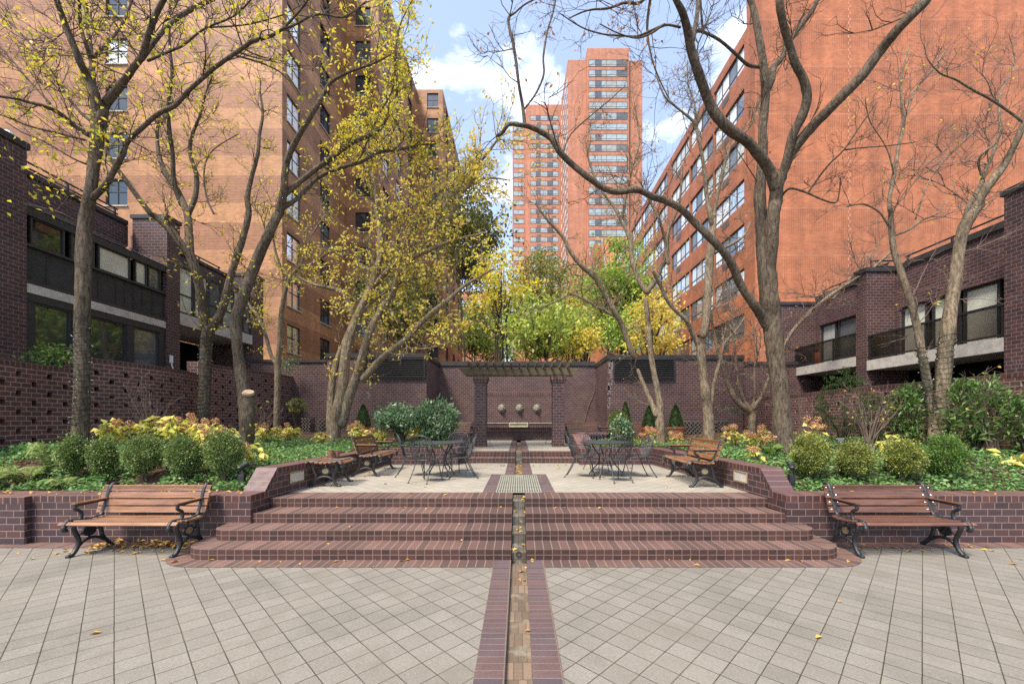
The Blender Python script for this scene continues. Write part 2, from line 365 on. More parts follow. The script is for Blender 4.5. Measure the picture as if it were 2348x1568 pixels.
M['lf_nand'] = leaf_mat('grey_green_leaf', [(.07, .14, .06), (.13, .22, .10), (.22, .31, .17), (.10, .17, .08)], .25, .35)
M['lf_hyd'] = leaf_mat('hydrangea_leaf', [(.56, .58, .11), (.74, .64, .15), (.42, .50, .10), (.76, .58, .20), (.64, .62, .13)], .4)
M['lf_flow'] = leaf_mat('dry_flower', [(.45, .23, .10), (.58, .34, .17), (.36, .16, .07)], .2)
M['lf_pink'] = leaf_mat('pinkish_leaf', [(.5, .26, .17), (.6, .36, .2), (.42, .2, .14)], .35)
M['lf_bronze'] = leaf_mat('bronze_green_leaf', [(.05, .08, .02), (.16, .15, .03), (.10, .12, .025), (.26, .20, .04)], .3)
M['lf_olive'] = leaf_mat('olive_leaf', [(.14, .18, .04), (.24, .26, .06), (.30, .28, .06), (.18, .22, .05)], .35)
M['lf_rhodo'] = leaf_mat('rhododendron_leaf', [(.045, .10, .025), (.09, .17, .04), (.15, .24, .06), (.065, .13, .03)], .25)
M['lf_maple'] = leaf_mat('bright_green_leaf', [(.16, .30, .05), (.30, .42, .06), (.22, .36, .06), (.46, .46, .07)], .4)
M['lf_lime'] = leaf_mat('lime_leaf', [(.22, .32, .06), (.34, .42, .08), (.44, .46, .07), (.26, .36, .09)], .4)
M['lf_fall'] = leaf_mat('fallen_leaf', [(.42, .22, .06), (.55, .36, .08), (.30, .13, .04), (.6, .42, .12)], .1)
M['lf_fern'] = leaf_mat('pale_fern', [(.25, .34, .10), (.36, .42, .16), (.2, .28, .08)], .3)
# ================================================================ SETTING: ground, plaza, beds
HS = .138; ZT = 4*HS; ZF = 6*HS
def S(o): return tag(o, kind='structure')
m = MB(); m.quad((-900, -300, -.12), (900, -300, -.12), (900, 1500, -.12), (-900, 1500, -.12)); S(m.build('ground', M['asphalt']))
m = MB()
for s in (-1, 1):
    a, b = sorted((s*.305, s*16)); m.box(a, b, -4, 5.77, -.1, 0)
m.box(-.305, -.0951, -4, 4.779, -.1, -.001); m.box(.0951, .305, -4, 4.779, -.1, -.001)
S(m.build('plaza_paving', M['paver']))
m = MB()
for s in (-1, 1): 
    a, b = sorted((s*.096, s*.305)); m.quad((a, -4, .004), (b, -4, .004), (b, 5.05, .004), (a, 5.05, .004), [(a if s > 0 else -b, -4), (b if s > 0 else -a, -4), (b if s > 0 else -a, 5.05), (a if s > 0 else -b, 5.05)])
    m.quad((s*.0955, -4, .004), (s*.0955, 5.05, .004), (s*.0955, 5.05, -.06), (s*.0955, -4, -.06))
S(m.build('channel_edging', M['edge']))
m = MB(); m.quad((-.097, -4, -.045), (.097, -4, -.045), (.097, 5.06, -.045), (-.097, 5.06, -.045), [(-.097, -4), (.097, -4), (.097, 5.06), (-.097, 5.06)])
S(m.build('channel_bed', M['chan']))
def halfpath(xe, xi, yf, r, yb, s):
    """outer edge of one half of a step: from the channel outwards, round the corner, back to the wall; (point, inward normal)"""
    P = []; nst = 14
    for i in range(nst+1): P.append((xi+(xe-r-xi)*i/nst, yf, 0, 1))
    if r > 0:
        for i in range(1, 11):
            a = math.pi/2*i/10; P.append((xe-r+r*math.sin(a), yf+r-r*math.cos(a), -math.sin(a), math.cos(a)))
        P.append((xe, yb, -1, 0))
    else: P.append((xe, yb, -1, 0))
    return [(s*x, y, s*nx, ny) for x, y, nx, ny in P]
def step_half(m, P, z0, z1, d, r, s):
    u = 0
    for (x0, y0, nx0, ny0), (x1, y1, nx1, ny1) in zip(P, P[1:]):
        L = math.hypot(x1-x0, y1-y0); q = [(u, 0), (u+L, 0), (u+L, z1-z0), (u, z1-z0)]
        pts = [(x0, y0, z0), (x1, y1, z0), (x1, y1, z1), (x0, y0, z1)]
        m.cur = 0
        if s < 0: m.add(pts, [(0, 1, 2, 3)][::1], [q])
        else: m.add(pts, [(1, 0, 3, 2)], [[q[1], q[0], q[3], q[2]]])
        dd = d if abs(nx0) < 1e-6 and abs(nx1) < 1e-6 else (r if r > 0 else .05)
        tp = [(x0, y0, z1), (x1, y1, z1), (x1+nx1*dd, y1+ny1*dd, z1), (x0+nx0*dd, y0+ny0*dd, z1)]
        m.cur = 1; m.add(tp, [(0, 1, 2, 3)], [[(u, 0), (u+L, 0), (u+L, .4), (u, .4)]]); u += L
def captop(m, x0, x1, y0, y1, z0, z1, along='x', ci=(0, 1, 2), hz=.1):
    """brick wall with a header course and a brick-on-edge top"""
    m.cur = ci[0]; m.box(x0, x1, y0, y1, z0, z1-hz)
    m.cur = ci[1]
    X0, X1, Y0, Y1 = x0-.003, x1+.003, y0-.003, y1+.003
    zb = z1-hz
    m.quad((X0, Y0, zb), (X1, Y0, zb), (X1, Y0, z1), (X0, Y0, z1), [(X0, 0), (X1, 0), (X1, .098), (X0, .098)])
    m.quad((X1, Y1, zb), (X0, Y1, zb), (X0, Y1, z1), (X1, Y1, z1), [(X1, 0), (X0, 0), (X0, .098), (X1, .098)])
    m.quad((X1, Y0, zb), (X1, Y1, zb), (X1, Y1, z1), (X1, Y0, z1), [(Y0, 0), (Y1, 0), (Y1, .098), (Y0, .098)])
    m.quad((X0, Y1, zb), (X0, Y0, zb), (X0, Y0, z1), (X0, Y1, z1), [(Y1, 0), (Y0, 0), (Y0, .098), (Y1, .098)])
    m.cur = ci[2]
    uv = [(X0, .02), (X1, .02), (X1, .4), (X0, .4)] if along == 'x' else [(Y0, .02), (Y0, .4), (Y1, .4), (Y1, .02)]
    m.quad((X0, Y0, z1), (X1, Y0, z1), (X1, Y1, z1), (X0, Y1, z1), uv); m.cur = 0
M['captop'] = brick_mat('wall_top_brick', (.10, .055, .055), (.18, .085, .075), (.26, .17, .14), bw=.1, bh=.6, off=0, third=(.135, .07, .068), ms=.005, rough=.5)
BW = [M['header'], M['captop']]
# apron of bricks round the lowest step and along the walls
m = MB()
for s, xe in ((-1, 4.28), (1, 4.15)):
    P = halfpath(xe, .305, 5.05, .34, 5.5, s); u = 0
    for (x0, y0, nx0, ny0), (x1, y1, nx1, ny1) in zip(P, P[1:]):
        L = math.hypot(x1-x0, y1-y0); d = .245
        m.add([(x0-nx0*d, y0-ny0*d, .005), (x1-nx1*d, y1-ny1*d, .005), (x1+nx1*.02, y1+ny1*.02, .005), (x0+nx0*.02, y0+ny0*.02, .005)], [(0, 1, 2, 3)], [[(u, 0), (u+L, 0), (u+L, .4), (u, .4)]]); u += L
    a, b = sorted((s*(xe+.247), s*16)); m.quad((a, 5.53, .005), (b, 5.53, .005), (b, 5.775, .005), (a, 5.775, .005), [(a, .02), (b, .02), (b, .4), (a, .4)])
S(m.build('brick_apron', M['tread']))
# lower flight of steps
YS = [5.05, 5.41, 5.80, 6.21]; XL = [4.28, 4.16, 3.825, 3.825]; XR = [4.15, 4.04, 3.825, 3.825]; RR = [.34, .21, 0, 0]
def flight(name, YS, ends, RR, z0, depth, last, label, ych):
    root = empty(name, (0, YS[0], z0), 0, label, 'steps')
    for i, y in enumerate(YS):
        m = MB(); dep = (YS[i+1]-y+.02) if i+1 < len(YS) else last
        for s, xs in ((-1, ends[0]), (1, ends[1])):
            P = halfpath(xs[i], .1, y, RR[i], max(5.768 if RR[i] else y+dep, y+dep), s)
            step_half(m, P, z0+i*HS-.001, z0+(i+1)*HS, dep, RR[i], s)
            m.cur = 0; q = [(s*.1, y, z0-.1), (s*.1, y+dep+.3, z0-.1), (s*.1, y+dep+.3, z0+(i+1)*HS), (s*.1, y, z0+(i+1)*HS)]
            m.quad(*(q if s < 0 else q[::-1]))
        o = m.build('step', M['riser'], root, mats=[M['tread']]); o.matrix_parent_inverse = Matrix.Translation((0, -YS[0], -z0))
    m = MB()                                        # the stepped water chute in the gap
    for i, y in enumerate(YS):
        zt = z0+(i+1)*HS-.045; yb = YS[i+1]+.055 if i+1 < len(YS) else ych
        m.box(-.0985, .0985, y+.05, yb, z0-.08, zt)
    o = m.build('water_chute', M['chute'], root, bevel=.012); o.matrix_parent_inverse = Matrix.Translation((0, -YS[0], -z0))
    return root
M['chute'] = brick_mat('wet_chute_brick', (.10, .085, .06), (.17, .14, .10), (.07, .06, .045), bw=.066, bh=.2, off=0, ms=.004, rough=.14, spec=.8, bump=.06, stain=((.5, .47, .38), 5, .55, .6))
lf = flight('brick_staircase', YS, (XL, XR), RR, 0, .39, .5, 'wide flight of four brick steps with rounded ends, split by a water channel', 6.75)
m = MB(); m.lathe([(.036, 0), (.036, .012), (.026, .012), (.026, -.03)], n=14); m.M = None
o = m.build('drain_pipe', M['black'], lf); o.location = (0, .052, .06); o.rotation_euler = (R(90), 0, 0)
# terrace
m = MB()
for s in (-1, 1):
    a, b = sorted((s*.6, s*3.9)); m.box(a, b, 6.708, 8.95, .3, ZT)
    a, b = sorted((s*.305, s*3.9)); m.box(a, b, 8.95, 11.245, .3, ZT)
S(m.build('terrace_paving', M['paver2']))
m = MB()
def edge(m, x0, x1, y0, y1, z, flip=False):
    uv = [(y0+.1, 0), (y0+.1, .3), (y1+.1, .3), (y1+.1, 0)]
    if flip: uv = [(.02, x0), (.28, x0), (.28, x1), (.02, x1)]
    else: uv = [(-.28, y0), (.28, y0), (.28, y1), (-.28, y1)]
    m.quad((x0, y0, z), (x1, y0, z), (x1, y1, z), (x0, y1, z), uv)
for s in (-1, 1):
    for x0, x1, y0, y1, z in ((.38, .602, 6.708, 8.955, ZT+.002), (.096, .307, 8.955, 11.26, ZT+.002)):
        a, b = sorted((s*x0, s*x1)); edge(m, a, b, y0, y1, z)
        m.quad((s*x0, y0, z), (s*x0, y1, z), (s*x0, y1, z-.09), (s*x0, y0, z-.09))
    a, b = sorted((s*.096, s*.382)); m.quad((a, 8.82, ZT+.001), (b, 8.82, ZT+.001), (b, 8.957, ZT+.001), (a, 8.957, ZT+.001), [(0, a), (0, b), (.27, b), (.27, a)])
S(m.build('terrace_edging', M['edge']))
m = MB(); m.box(-.1, .1, 8.82, 11.3, .3, ZT-.05); m.box(-.1, .1, 11.9, 17.7, .5, ZF-.05)
S(m.build('terrace_channel_bed', M['chan']))
m = MB(); m.box(-.385, .385, 6.70, 8.85, .2, ZT-.12); S(m.build('drain_pit', M['void']))
m = MB()
for i in range(19):
    x = -.375+i*.75/18; m.box(x-.008, x+.008, 6.72, 8.80, ZT-.012, ZT+.004)
for i in range(15):
    y = 6.73+i*2.06/14; m.box(-.375, .375, y-.022, y+.022, ZT-.004, ZT+.001)
tag(m.build('drain_grate', M['grate']), 'olive metal drain grate set in the terrace paving', 'grate')
# upper flight and far terrace
flight('brick_staircase', [11.24, 11.76], ([1.63, 1.63], [1.63, 1.63]), [0, 0], ZT, .5, .4, 'low flight of two brick steps leading up to the pergola', 12.2)
m = MB()
for s in (-1, 1):
    a, b = sorted((s*.305, s*1.66)); m.box(a, b, 12.15, 13.3, .5, ZF)
    a, b = sorted((s*.305, s*5.6)); m.box(a, b, 13.3, 20.3, .5, ZF)
S(m.build('pergola_court_paving', M['paver2']))
m = MB()
for s in (-1, 1):
    a, b = sorted((s*.096, s*.307)); edge(m, a, b, 12.15, 18.1, ZF+.002); m.quad((s*.097, 12.1, ZF), (s*.097, 18.1, ZF), (s*.097, 18.1, ZF-.09), (s*.097, 12.1, ZF-.09))
S(m.build('court_edging', M['edge']))
# planting beds
def sm(t): t = min(1, max(0, t)); return t*t*(3-2*t)
def bedz(x, y): return .60+.33*sm((y-6.1)/1.15)+.017*max(0, y-7.3)+.17*sm((abs(x)-5.2)/4)*sm((y-6.2)/1.5)
m = MB(); rng = random.Random(3)
def bed(m, x0, x1, y0, y1, nx, ny):
    V = []; 
    for j in range(ny+1):
        for i in range(nx+1):
            x = x0+(x1-x0)*i/nx; y = y0+(y1-y0)*j/ny; V.append((x, y, bedz(x, y)+rng.uniform(-.015, .015)))
    m.add(V, [(j*(nx+1)+i, j*(nx+1)+i+1, (j+1)*(nx+1)+i+1, (j+1)*(nx+1)+i) for j in range(ny) for i in range(nx)])
for a, b in ((-10.6, -4.05), (4.05, 10.6)): bed(m, a, b, 6.1, 18, 26, 48)
for a, b in ((-4.06, -1.75), (1.75, 4.06)): bed(m, a, b, 11.0, 13.35, 10, 10)
S(m.build('planting_bed', M['soil']))
# ================================================================ WALLS round the terrace
def wall_obj(m, label, cat='wall', name='brick_wall'): return tag(m.build(name, M['brick'], mats=BW), label, cat)
m = MB(); captop(m, -16, -3.83, 5.77, 6.12, 0, .679); captop(m, -16, -6.95, 5.68, 6.1, 0, .672)
wall_obj(m, 'low dark brick planter wall behind the left front bench')
m = MB(); captop(m, 3.83, 16, 5.77, 6.12, 0, .679)
wall_obj(m, 'low dark brick planter wall behind the right front bench')
for s in (-1, 1):
    m = MB()
    m.M = Matrix.Identity(4)
    # side wall with a sloped brick end, slightly splayed
    d = Vector((s*-.24, 4.45, 0)).normalized(); p0 = Vector((s*3.84, 6.10, 0)); ox = Vector((-d.y, d.x, 0))*(s*-1) if False else Vector((s, 0, 0))
    ln = 4.76; t = .33
    def W(a, o, z): return tuple(p0+d*a+ox*o+Vector((0, 0, z)))
    def face(pts, ci, uv): m.cur = ci; m.add(pts if s > 0 else pts[::-1], [(0, 1, 2, 3)], [uv if s > 0 else uv[::-1]])
    zt, zs, sl_ = 1.0, .665, .30
    # inner face (towards the terrace)
    face([W(0, 0, 0), W(sl_, 0, 0), W(sl_, 0, zt-.1), W(0, 0, zs-.1)][::-1], 0, [(0, 0), (sl_, 0), (sl_, zt-.1), (0, zs-.1)][::-1])
    face([W(sl_, 0, 0), W(ln, 0, 0), W(ln, 0, zt-.1), W(sl_, 0, zt-.1)][::-1], 0, [(sl_, 0), (ln, 0), (ln, zt-.1), (sl_, zt-.1)][::-1])
    face([W(0, 0, zs-.1), W(sl_, 0, zt-.1), W(sl_, 0, zt), W(0, 0, zs)][::-1], 1, [(0, 0), (.44, 0), (.44, .098), (0, .098)][::-1])
    face([W(sl_, 0, zt-.1), W(ln, 0, zt-.1), W(ln, 0, zt), W(sl_, 0, zt)][::-1], 1, [(sl_, 0), (ln, 0), (ln, .098), (sl_, .098)][::-1])
    face([W(0, 0, zs), W(sl_, 0, zt), W(sl_, t, zt), W(0, t, zs)][::-1], 2, [(0, .02), (.45, .02), (.45, .4), (0, .4)][::-1])
    face([W(sl_, 0, zt), W(ln, 0, zt), W(ln, t, zt), W(sl_, t, zt)][::-1], 2, [(sl_, .02), (ln, .02), (ln, .4), (sl_, .4)][::-1])
    face([W(0, t, 0), W(ln, t, 0), W(ln, t, zt), W(0, t, zs)], 0, [(0, 0), (ln, 0), (ln, zt), (0, zs)])
    m.cur = 0
    w1 = wall_obj(m, 'splayed brick side wall with sloped end along the %s terrace benches' % ('paired' if s < 0 else 'single'))
    m = MB()    # recessed step light
    a = .62
    fr = [W(a, -.012, .70), W(a+.36, -.012, .70), W(a+.36, -.012, .87), W(a, -.012, .87)]
    m.add(fr if s < 0 else fr[::-1], [(0, 1, 2, 3)])
    pl = m.build('light_panel', M['stone'], w1)
    m = MB()
    for q0, q1 in ((0, 1), (1, 2), (2, 3), (3, 0)): m.tube([fr[q0], fr[q1]], .014, 4)
    m.build('light_frame', M['medal'], w1)
    if s > 0:
        m = MB(); m.M = None
        for a0, hh, ww in ((3.95, .15, .09), (3.3, .2, .2)):
            c = [W(a0, -.012, .70), W(a0+ww, -.012, .70), W(a0+ww, -.012, .70+hh), W(a0, -.012, .70+hh)]; m.add(c[::-1], [(0, 1, 2, 3)])
            for q0, q1 in ((0, 1), (1, 2), (2, 3), (3, 0)): m.tube([c[q0], c[q1]], .01, 4)
        m.build('outlet_cover', M['conc'], w1)
    m = MB(); a, b = sorted((s*3.93, s*1.64)); captop(m, a, b, 10.84, 11.15, .3, 1.0)
    wall_obj(m, 'low brick planter wall behind the %s iron table' % ('left' if s < 0 else 'right'))
    m = MB()
    x0, x1 = sorted((s*1.64, s*2.12)); yz = [(11.16, .5), (13.3, .5), (13.3, 1.30), (12.3, 1.30), (11.16, 1.0)]
    m.extrude(yz, 'x', x0, x1)
    k = len(m.f)
    m.mi[k-2] = 2; m.mi[k-3] = 2
    wall_obj(m, 'sloped brick cheek wall at the %s of the upper steps' % ('left' if s < 0 else 'right'))
# ================================================================ perforated garden walls
def perf_wall(label, path, segs, z0, row=.0966, cw=.1, th=.38, hole0=3, inner=1):
    """path(u)->(x,y); segs: (u0,u1,ztop); a wall of bricks with half-brick holes"""
    m = MB()
    for si, (u0, u1, zt) in enumerate(segs):
        nc = int(round((u1-u0)/cw)); nr = int(math.floor((zt-z0)/row))
        zt = z0+nr*row
        def pt(c, z, d):
            u = u0+c*cw; x, y = path(u); x2, y2 = path(u+.05); tx, ty = x2-x, y2-y; L = math.hypot(tx, ty)
            return (x+ty/L*d*inner, y-tx/L*d*inner, z)
        for c in range(nc):
            u = u0+c*cw
            for r in range(nr-1):
                za, zb = z0+r*row, z0+(r+1)*row
                k = int(round(u/cw)); 
                hole = r >= 4 and r <= nr-3 and r % 2 == 0 and (k % 6 == (0 if (r//2) % 2 == 0 else 3))
                m.cur = 0
                for d, fl in ((0, 0), (-th, 1)):
                    if hole: continue
                    q = [pt(c, za, d), pt(c+1, za, d), pt(c+1, zb, d), pt(c, zb, d)]; uv = [(u, za), (u+cw, za), (u+cw, zb), (u, zb)]
                    if fl: q = q[::-1]; uv = uv[::-1]
                    m.add(q, [(0, 1, 2, 3)], [uv])
                if hole:
                    A = [pt(c, za, 0), pt(c+1, za, 0), pt(c+1, zb, 0), pt(c, zb, 0)]; B = [pt(c, za, -th), pt(c+1, za, -th), pt(c+1, zb, -th), pt(c, zb, -th)]
                    for i in range(4): m.add([A[i], A[(i+1) % 4], B[(i+1) % 4], B[i]], [(3, 2, 1, 0)], [[(u+.02, za+.02)]*4])
            za = zt-row
            m.cur = 1; m.add([pt(c, za, .004), pt(c+1, za, .004), pt(c+1, zt, .004), pt(c, zt, .004)], [(0, 1, 2, 3)], [[(u, 0), (u+cw, 0), (u+cw, .098), (u, .098)]])
            m.cur = 1; m.add([pt(c, za, -th), pt(c+1, za, -th), pt(c+1, zt, -th), pt(c, zt, -th)], [(3, 2, 1, 0)], [[(u, .098), (u+cw, .098), (u+cw, 0), (u, 0)]])
            m.cur = 2; m.add([pt(c, zt, .004), pt(c+1, zt, .004), pt(c+1, zt, -th), pt(c, zt, -th)], [(0, 1, 2, 3)], [[(u, .02), (u+cw, .02), (u+cw, .4), (u, .4)]])
        for c, fl in ((0, 0), (nc, 1)):
            q = [pt(c, z0, -th), pt(c, z0, 0), pt(c, zt, 0), pt(c, zt, -th)]; m.cur = 0; m.add(q if not fl else q[::-1], [(0, 1, 2, 3)], [[(0, z0), (th, z0), (th, zt), (0, zt)]])
    m.cur = 0
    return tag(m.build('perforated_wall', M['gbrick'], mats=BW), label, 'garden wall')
def lp(u): return (-10.0+.16*math.sin((u-5.4)*1.35)+.0*u+(.45*sm((u-15)/3)), u)
def rp(u): return (9.75+.10*math.sin(u*1.3), 30-u)
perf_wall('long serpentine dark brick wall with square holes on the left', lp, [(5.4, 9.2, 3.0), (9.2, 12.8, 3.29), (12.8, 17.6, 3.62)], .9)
# right one runs the other way so that its face looks to the axis
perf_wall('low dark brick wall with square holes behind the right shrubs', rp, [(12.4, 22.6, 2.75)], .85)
# ================================================================ fountain wall
root = empty('fountain_wall', (0, 17.6, 0), 0, 'tall dark brick courtyard wall with recessed middle bay behind the pergola', 'wall')
PI_ = Matrix.Translation((0, -17.6, 0))
def fpart(m, name, mat, par=root, **k):
    o = m.build(name, mat, par, **k); o.matrix_parent_inverse = PI_ if par == root else Matrix.Identity(4); return o
YB, YW = 20.1, 17.3
m = MB(); m.box(-4.0, 4.0, YB, YB+.4, .3, 4.45); fpart(m, 'recessed_bay', M['brickn'])
for s, z in ((-1, 4.43), (1, 4.36)):
    m = MB()
    xa, xb = (-8.2, -3.95) if s < 0 else (3.8, 9.6)
    if s < 0: m.box(xa, xb, YW, YB+.35, .3, z)
    else: m.box(xa, xb, YW, YB+.35, .3, z)
    fpart(m, 'wing', M['brickn'])
    m = MB(); m.box(xa-.03, xb+.04, YW-.05, YB+.35, z, z+.17); m.box(xa-.02, xb+.03, YW-.03, YB+.3, z-.05, z); fpart(m, 'coping', M['coping'])
m = MB(); m.box(-3.95, 3.8, YB-.06, YB+.45, 4.451, 4.66); fpart(m, 'coping', M['coping'])
m = MB(); m.box(-11.5, -8.2, YW+.02, YW+.4, .3, 4.22); fpart(m, 'side_wall', M['brickn'])
m = MB(); m.box(-11.5, -8.22, YW-.03, YW+.5, 4.221, 4.34); fpart(m, 'coping', M['coping'])
m = MB(); m.box(9.6, 12.6, YW+.1, YW+.5, .3, 4.12); fpart(m, 'side_wall', M['brickn'])
m = MB(); m.box(9.64, 12.6, YW+.05, YW+.55, 4.121, 4.26); fpart(m, 'coping', M['coping'])
# white stains of lime: thin crusts on the bricks
M['lime'] = plain('lime_crust', (.22, .185, .17), .9, .1, .3, 9)
rg = random.Random(8); m = MB()
def crust(m, xc, zt, zb, w, y):
    z = zt
    while z > zb:
        k = (z-zb)/(zt-zb)
        for _ in range(3):
            if rg.random() < .35+.55*k:
                x = xc+rg.uniform(-.5, .5)*w; a = rg.uniform(.02, .05)*(0.5+k); m.quad((x-a, y, z-.085*rg.uniform(.4, 1)), (x+a, y, z-.085), (x+a*.8, y, z), (x-a, y, z))
        z -= .0966
crust(m, at(852-6, 0, YW).x-.0, 4.3, 2.7, .16, YW-.003)
crust(m, at(1407, 0, YW).x-.14, 4.3, 3.0, .14, YW-.003); crust(m, at(1405, 0, YW).x-.16, 3.2, 2.2, .1, YW-.003)
fpart(m, 'lime_stain', M['lime'])
def louvre(x0, x1, y0, y1):
    a, b = at(x0, y0, YW), at(x1, y1, YW); fr = MB(); xa, xb, zb, zt = a.x, b.x, b.z, a.z
    fr.box(xa, xb, YW-.012, YW-.003, zb, zt); v = fpart(fr, 'vent', M['void'])
    q = MB()
    for i in range(8):
        z = zb+.05+(zt-zb-.08)*i/7.5; q.add([(xa, YW-.09, z), (xb, YW-.09, z), (xb, YW-.012, z+.055), (xa, YW-.012, z+.055), (xa, YW-.09, z-.012), (xb, YW-.09, z-.012), (xb, YW-.012, z+.04), (xa, YW-.012, z+.04)], [(0, 1, 2, 3), (5, 4, 7, 6), (4, 5, 1, 0)])
    q.build('louvre', M['frame'], v)
    q = MB()
    for bx in ((xa-.04, xa, zb-.04, zt+.04), (xb, xb+.04, zb-.04, zt+.04), (xa, xb, zt, zt+.04), (xa, xb, zb-.04, zb)): q.box(bx[0], bx[1], YW-.1, YW-.002, bx[2], bx[3])
    q.build('vent_frame', M['black'], v)
louvre(837, 973, 825, 865); louvre(1409, 1543, 826, 867)
# soldier course band above the masks
m = MB()
m.quad((-1.9, YB-.012, 2.93), (1.9, YB-.012, 2.93), (1.9, YB-.012, 3.13), (-1.9, YB-.012, 3.13), [(0, .01), (3.8, .01), (3.8, .095), (0, .095)])
fpart(m, 'soldier_course', M['header'])
# basin: corbelled tiers of brick with a pale ledge and a brass weir
bs = empty('fountain_basin', (0, 18.2, ZF), 0, 'corbelled dark brick fountain basin with pale brass water weir', 'fountain')
PB = Matrix.Translation((0, -18.2, -ZF))
def bpart(m, name, mat, **k):
    o = m.build(name, mat, bs, **k); o.matrix_parent_inverse = PB; return o
m = MB(); m.box(-2.3, 2.3, 18.45, 20.09, ZF, 1.22); m.cur = 1; m.box(-2.3, 2.3, 18.3, 20.08, 1.22, 1.36); m.box(-2.3, 2.3, 18.2, 20.07, 1.40, 1.60)
m.cur = 0; m.box(-2.28, 2.28, 18.36, 20.06, 1.361, 1.399); bpart(m, 'basin_wall', M['brickn'], mats=[M['header']])
m = MB(); m.box(-2.32, -.46, 18.17, 18.36, 1.601, 1.63); m.box(.46, 2.32, 18.17, 18.36, 1.601, 1.63); bpart(m, 'ledge', M['stone'])
m = MB(); m.box(-.44, .42, 18.02, 18.35, 1.43, 1.52); m.box(-.44, .42, 18.10, 18.35, 1.575, 1.64); m.box(-.44, -.40, 18.05, 18.35, 1.52, 1.575); m.box(.38, .42, 18.05, 18.35, 1.52, 1.575); bpart(m, 'weir', M['brass'], bevel=.008)
m = MB(); m.box(-.40, .38, 18.2, 18.34, 1.521, 1.574); bpart(m, 'weir_slot', M['void'])
# lion masks
def lion(x, label):
    m = MB()
    rt = empty('lion_mask', (x, YB, 2.33), 0, label, 'wall mask', 'lion masks above the basin')
    # mane: a wavy disc; face: lofted rings
    rings = [(.175, .20, 0, 0), (.19, .215, -.03, 0), (.17, .195, -.07, 0), (.125, .15, -.10, -.005), (.10, .13, -.125, -.01), (.06, .08, -.15, -.03), (.0, .0, -.16, -.035)]
    N = 36; V = []; F = []
    for i, (rx, rz, y, dz) in enumerate(rings):
        for k in range(N):
            a = 2*math.pi*k/N; wob = 1+(.07*math.sin(a*9+i)+.03*math.sin(a*17)) if i < 3 else 1
            V.append((rx*wob*math.cos(a), y, dz+rz*wob*math.sin(a)))
    for i in range(len(rings)-1):
        for k in range(N): F.append((i*N+k, (i+1)*N+k, (i+1)*N+(k+1) % N, i*N+(k+1) % N))
    m.add(V, F); m.build('mane', M['lion'], rt, smooth=False)
    m = MB(); 
    def ball(c, r, n=10):
        pr = [(max(.0005, math.sin(math.pi*i/6)), -math.cos(math.pi*i/6)) for i in range(7)]
        m.add(*([(c[0]+r[0]*q*math.cos(2*math.pi*k/n), c[1]+r[1]*q*math.sin(2*math.pi*k/n), c[2]+r[2]*z) for q, z in pr for k in range(n)], [(i*n+k, i*n+(k+1) % n, (i+1)*n+(k+1) % n, (i+1)*n+k) for i in range(6) for k in range(n)]))
    ball((0, -.16, -.045), (.035, .05, .06)); ball((-.03, -.165, -.08), (.035, .04, .032)); ball((.03, -.165, -.08), (.035, .04, .032))
    ball((0, -.15, -.125), (.04, .03, .025)); ball((-.055, -.13, .055), (.035, .025, .014)); ball((.055, -.13, .055), (.035, .025, .014)); ball((0, -.14, .02), (.022, .04, .07))
    ball((-.11, -.085, .13), (.035, .03, .035)); ball((.11, -.085, .13), (.035, .03, .035))
    m.build('face', M['lion'], rt, smooth=True)
    for c0, rx, rz, y, nm in ((-.05, .022, .012, -.139, 'eye'), (.05, .022, .012, -.139, 'eye'), (0, .03, .012, -.188, 'mouth')):
        m = MB(); m.add([(c0+rx*math.cos(2*math.pi*k/10), y, (.028 if nm == 'eye' else -.108)+rz*math.sin(2*math.pi*k/10)) for k in range(10)], [tuple(range(10))[::-1]]); m.build(nm, M['void'], rt)
lion(-.845, 'grey stone lion mask above the left ledge of the basin'); lion(.03, 'grey stone lion mask straight above the brass weir'); lion(.90, 'grey stone lion mask above the right ledge of the basin')
# ================================================================ pergola
pg = empty('pergola', (0, 13.9, ZF), 0, 'weathered wooden pergola of thirteen rafters on two square brick pillars', 'pergola')
PP = Matrix.Translation((0, -13.9, -ZF))
def ppart(m, name, mat, **k):
    o = m.build(name, mat, pg, **k); o.matrix_parent_inverse = PP; return o
for x0, x1 in ((-1.53, -1.12), (1.17, 1.58)):
    m = MB(); m.box(x0, x1, 13.94, 14.36, ZF, 3.04); ppart(m, 'pillar', M['brick'])
    m = MB(); m.box(x0-.03, x1+.03, 13.91, 14.39, 3.041, 3.12); m.box(x0-.06, x1+.06, 13.88, 14.42, 3.12, 3.27); ppart(m, 'pillar_cap', M['header'], bevel=.01)
for y in (13.93, 14.27):
    m = MB(); zb, zt = 3.30, 3.53
    m.extrude([(-1.85, zb), (1.9, zb), (2.12, zt), (-2.08, zt)][::-1], 'y', y, y+.09)
    ppart(m, 'beam', M['woodo'], bevel=.008)
for q in (-1.4, 1.3):
    m = MB(); m.box(q, q+.15, 13.95, 14.35, 3.271, 3.33); ppart(m, 'beam_plate', M['black'])
for i in range(13):
    x = -1.63+i*.2755; m = MB()
    yz = [(12.95, 3.585), (13.08, 3.531), (15.25, 3.531), (15.4, 3.585), (15.4, 3.66), (12.95, 3.66)]
    m.extrude(yz, 'x', x-.025, x+.025); ppart(m, 'rafter', M['woodo'])
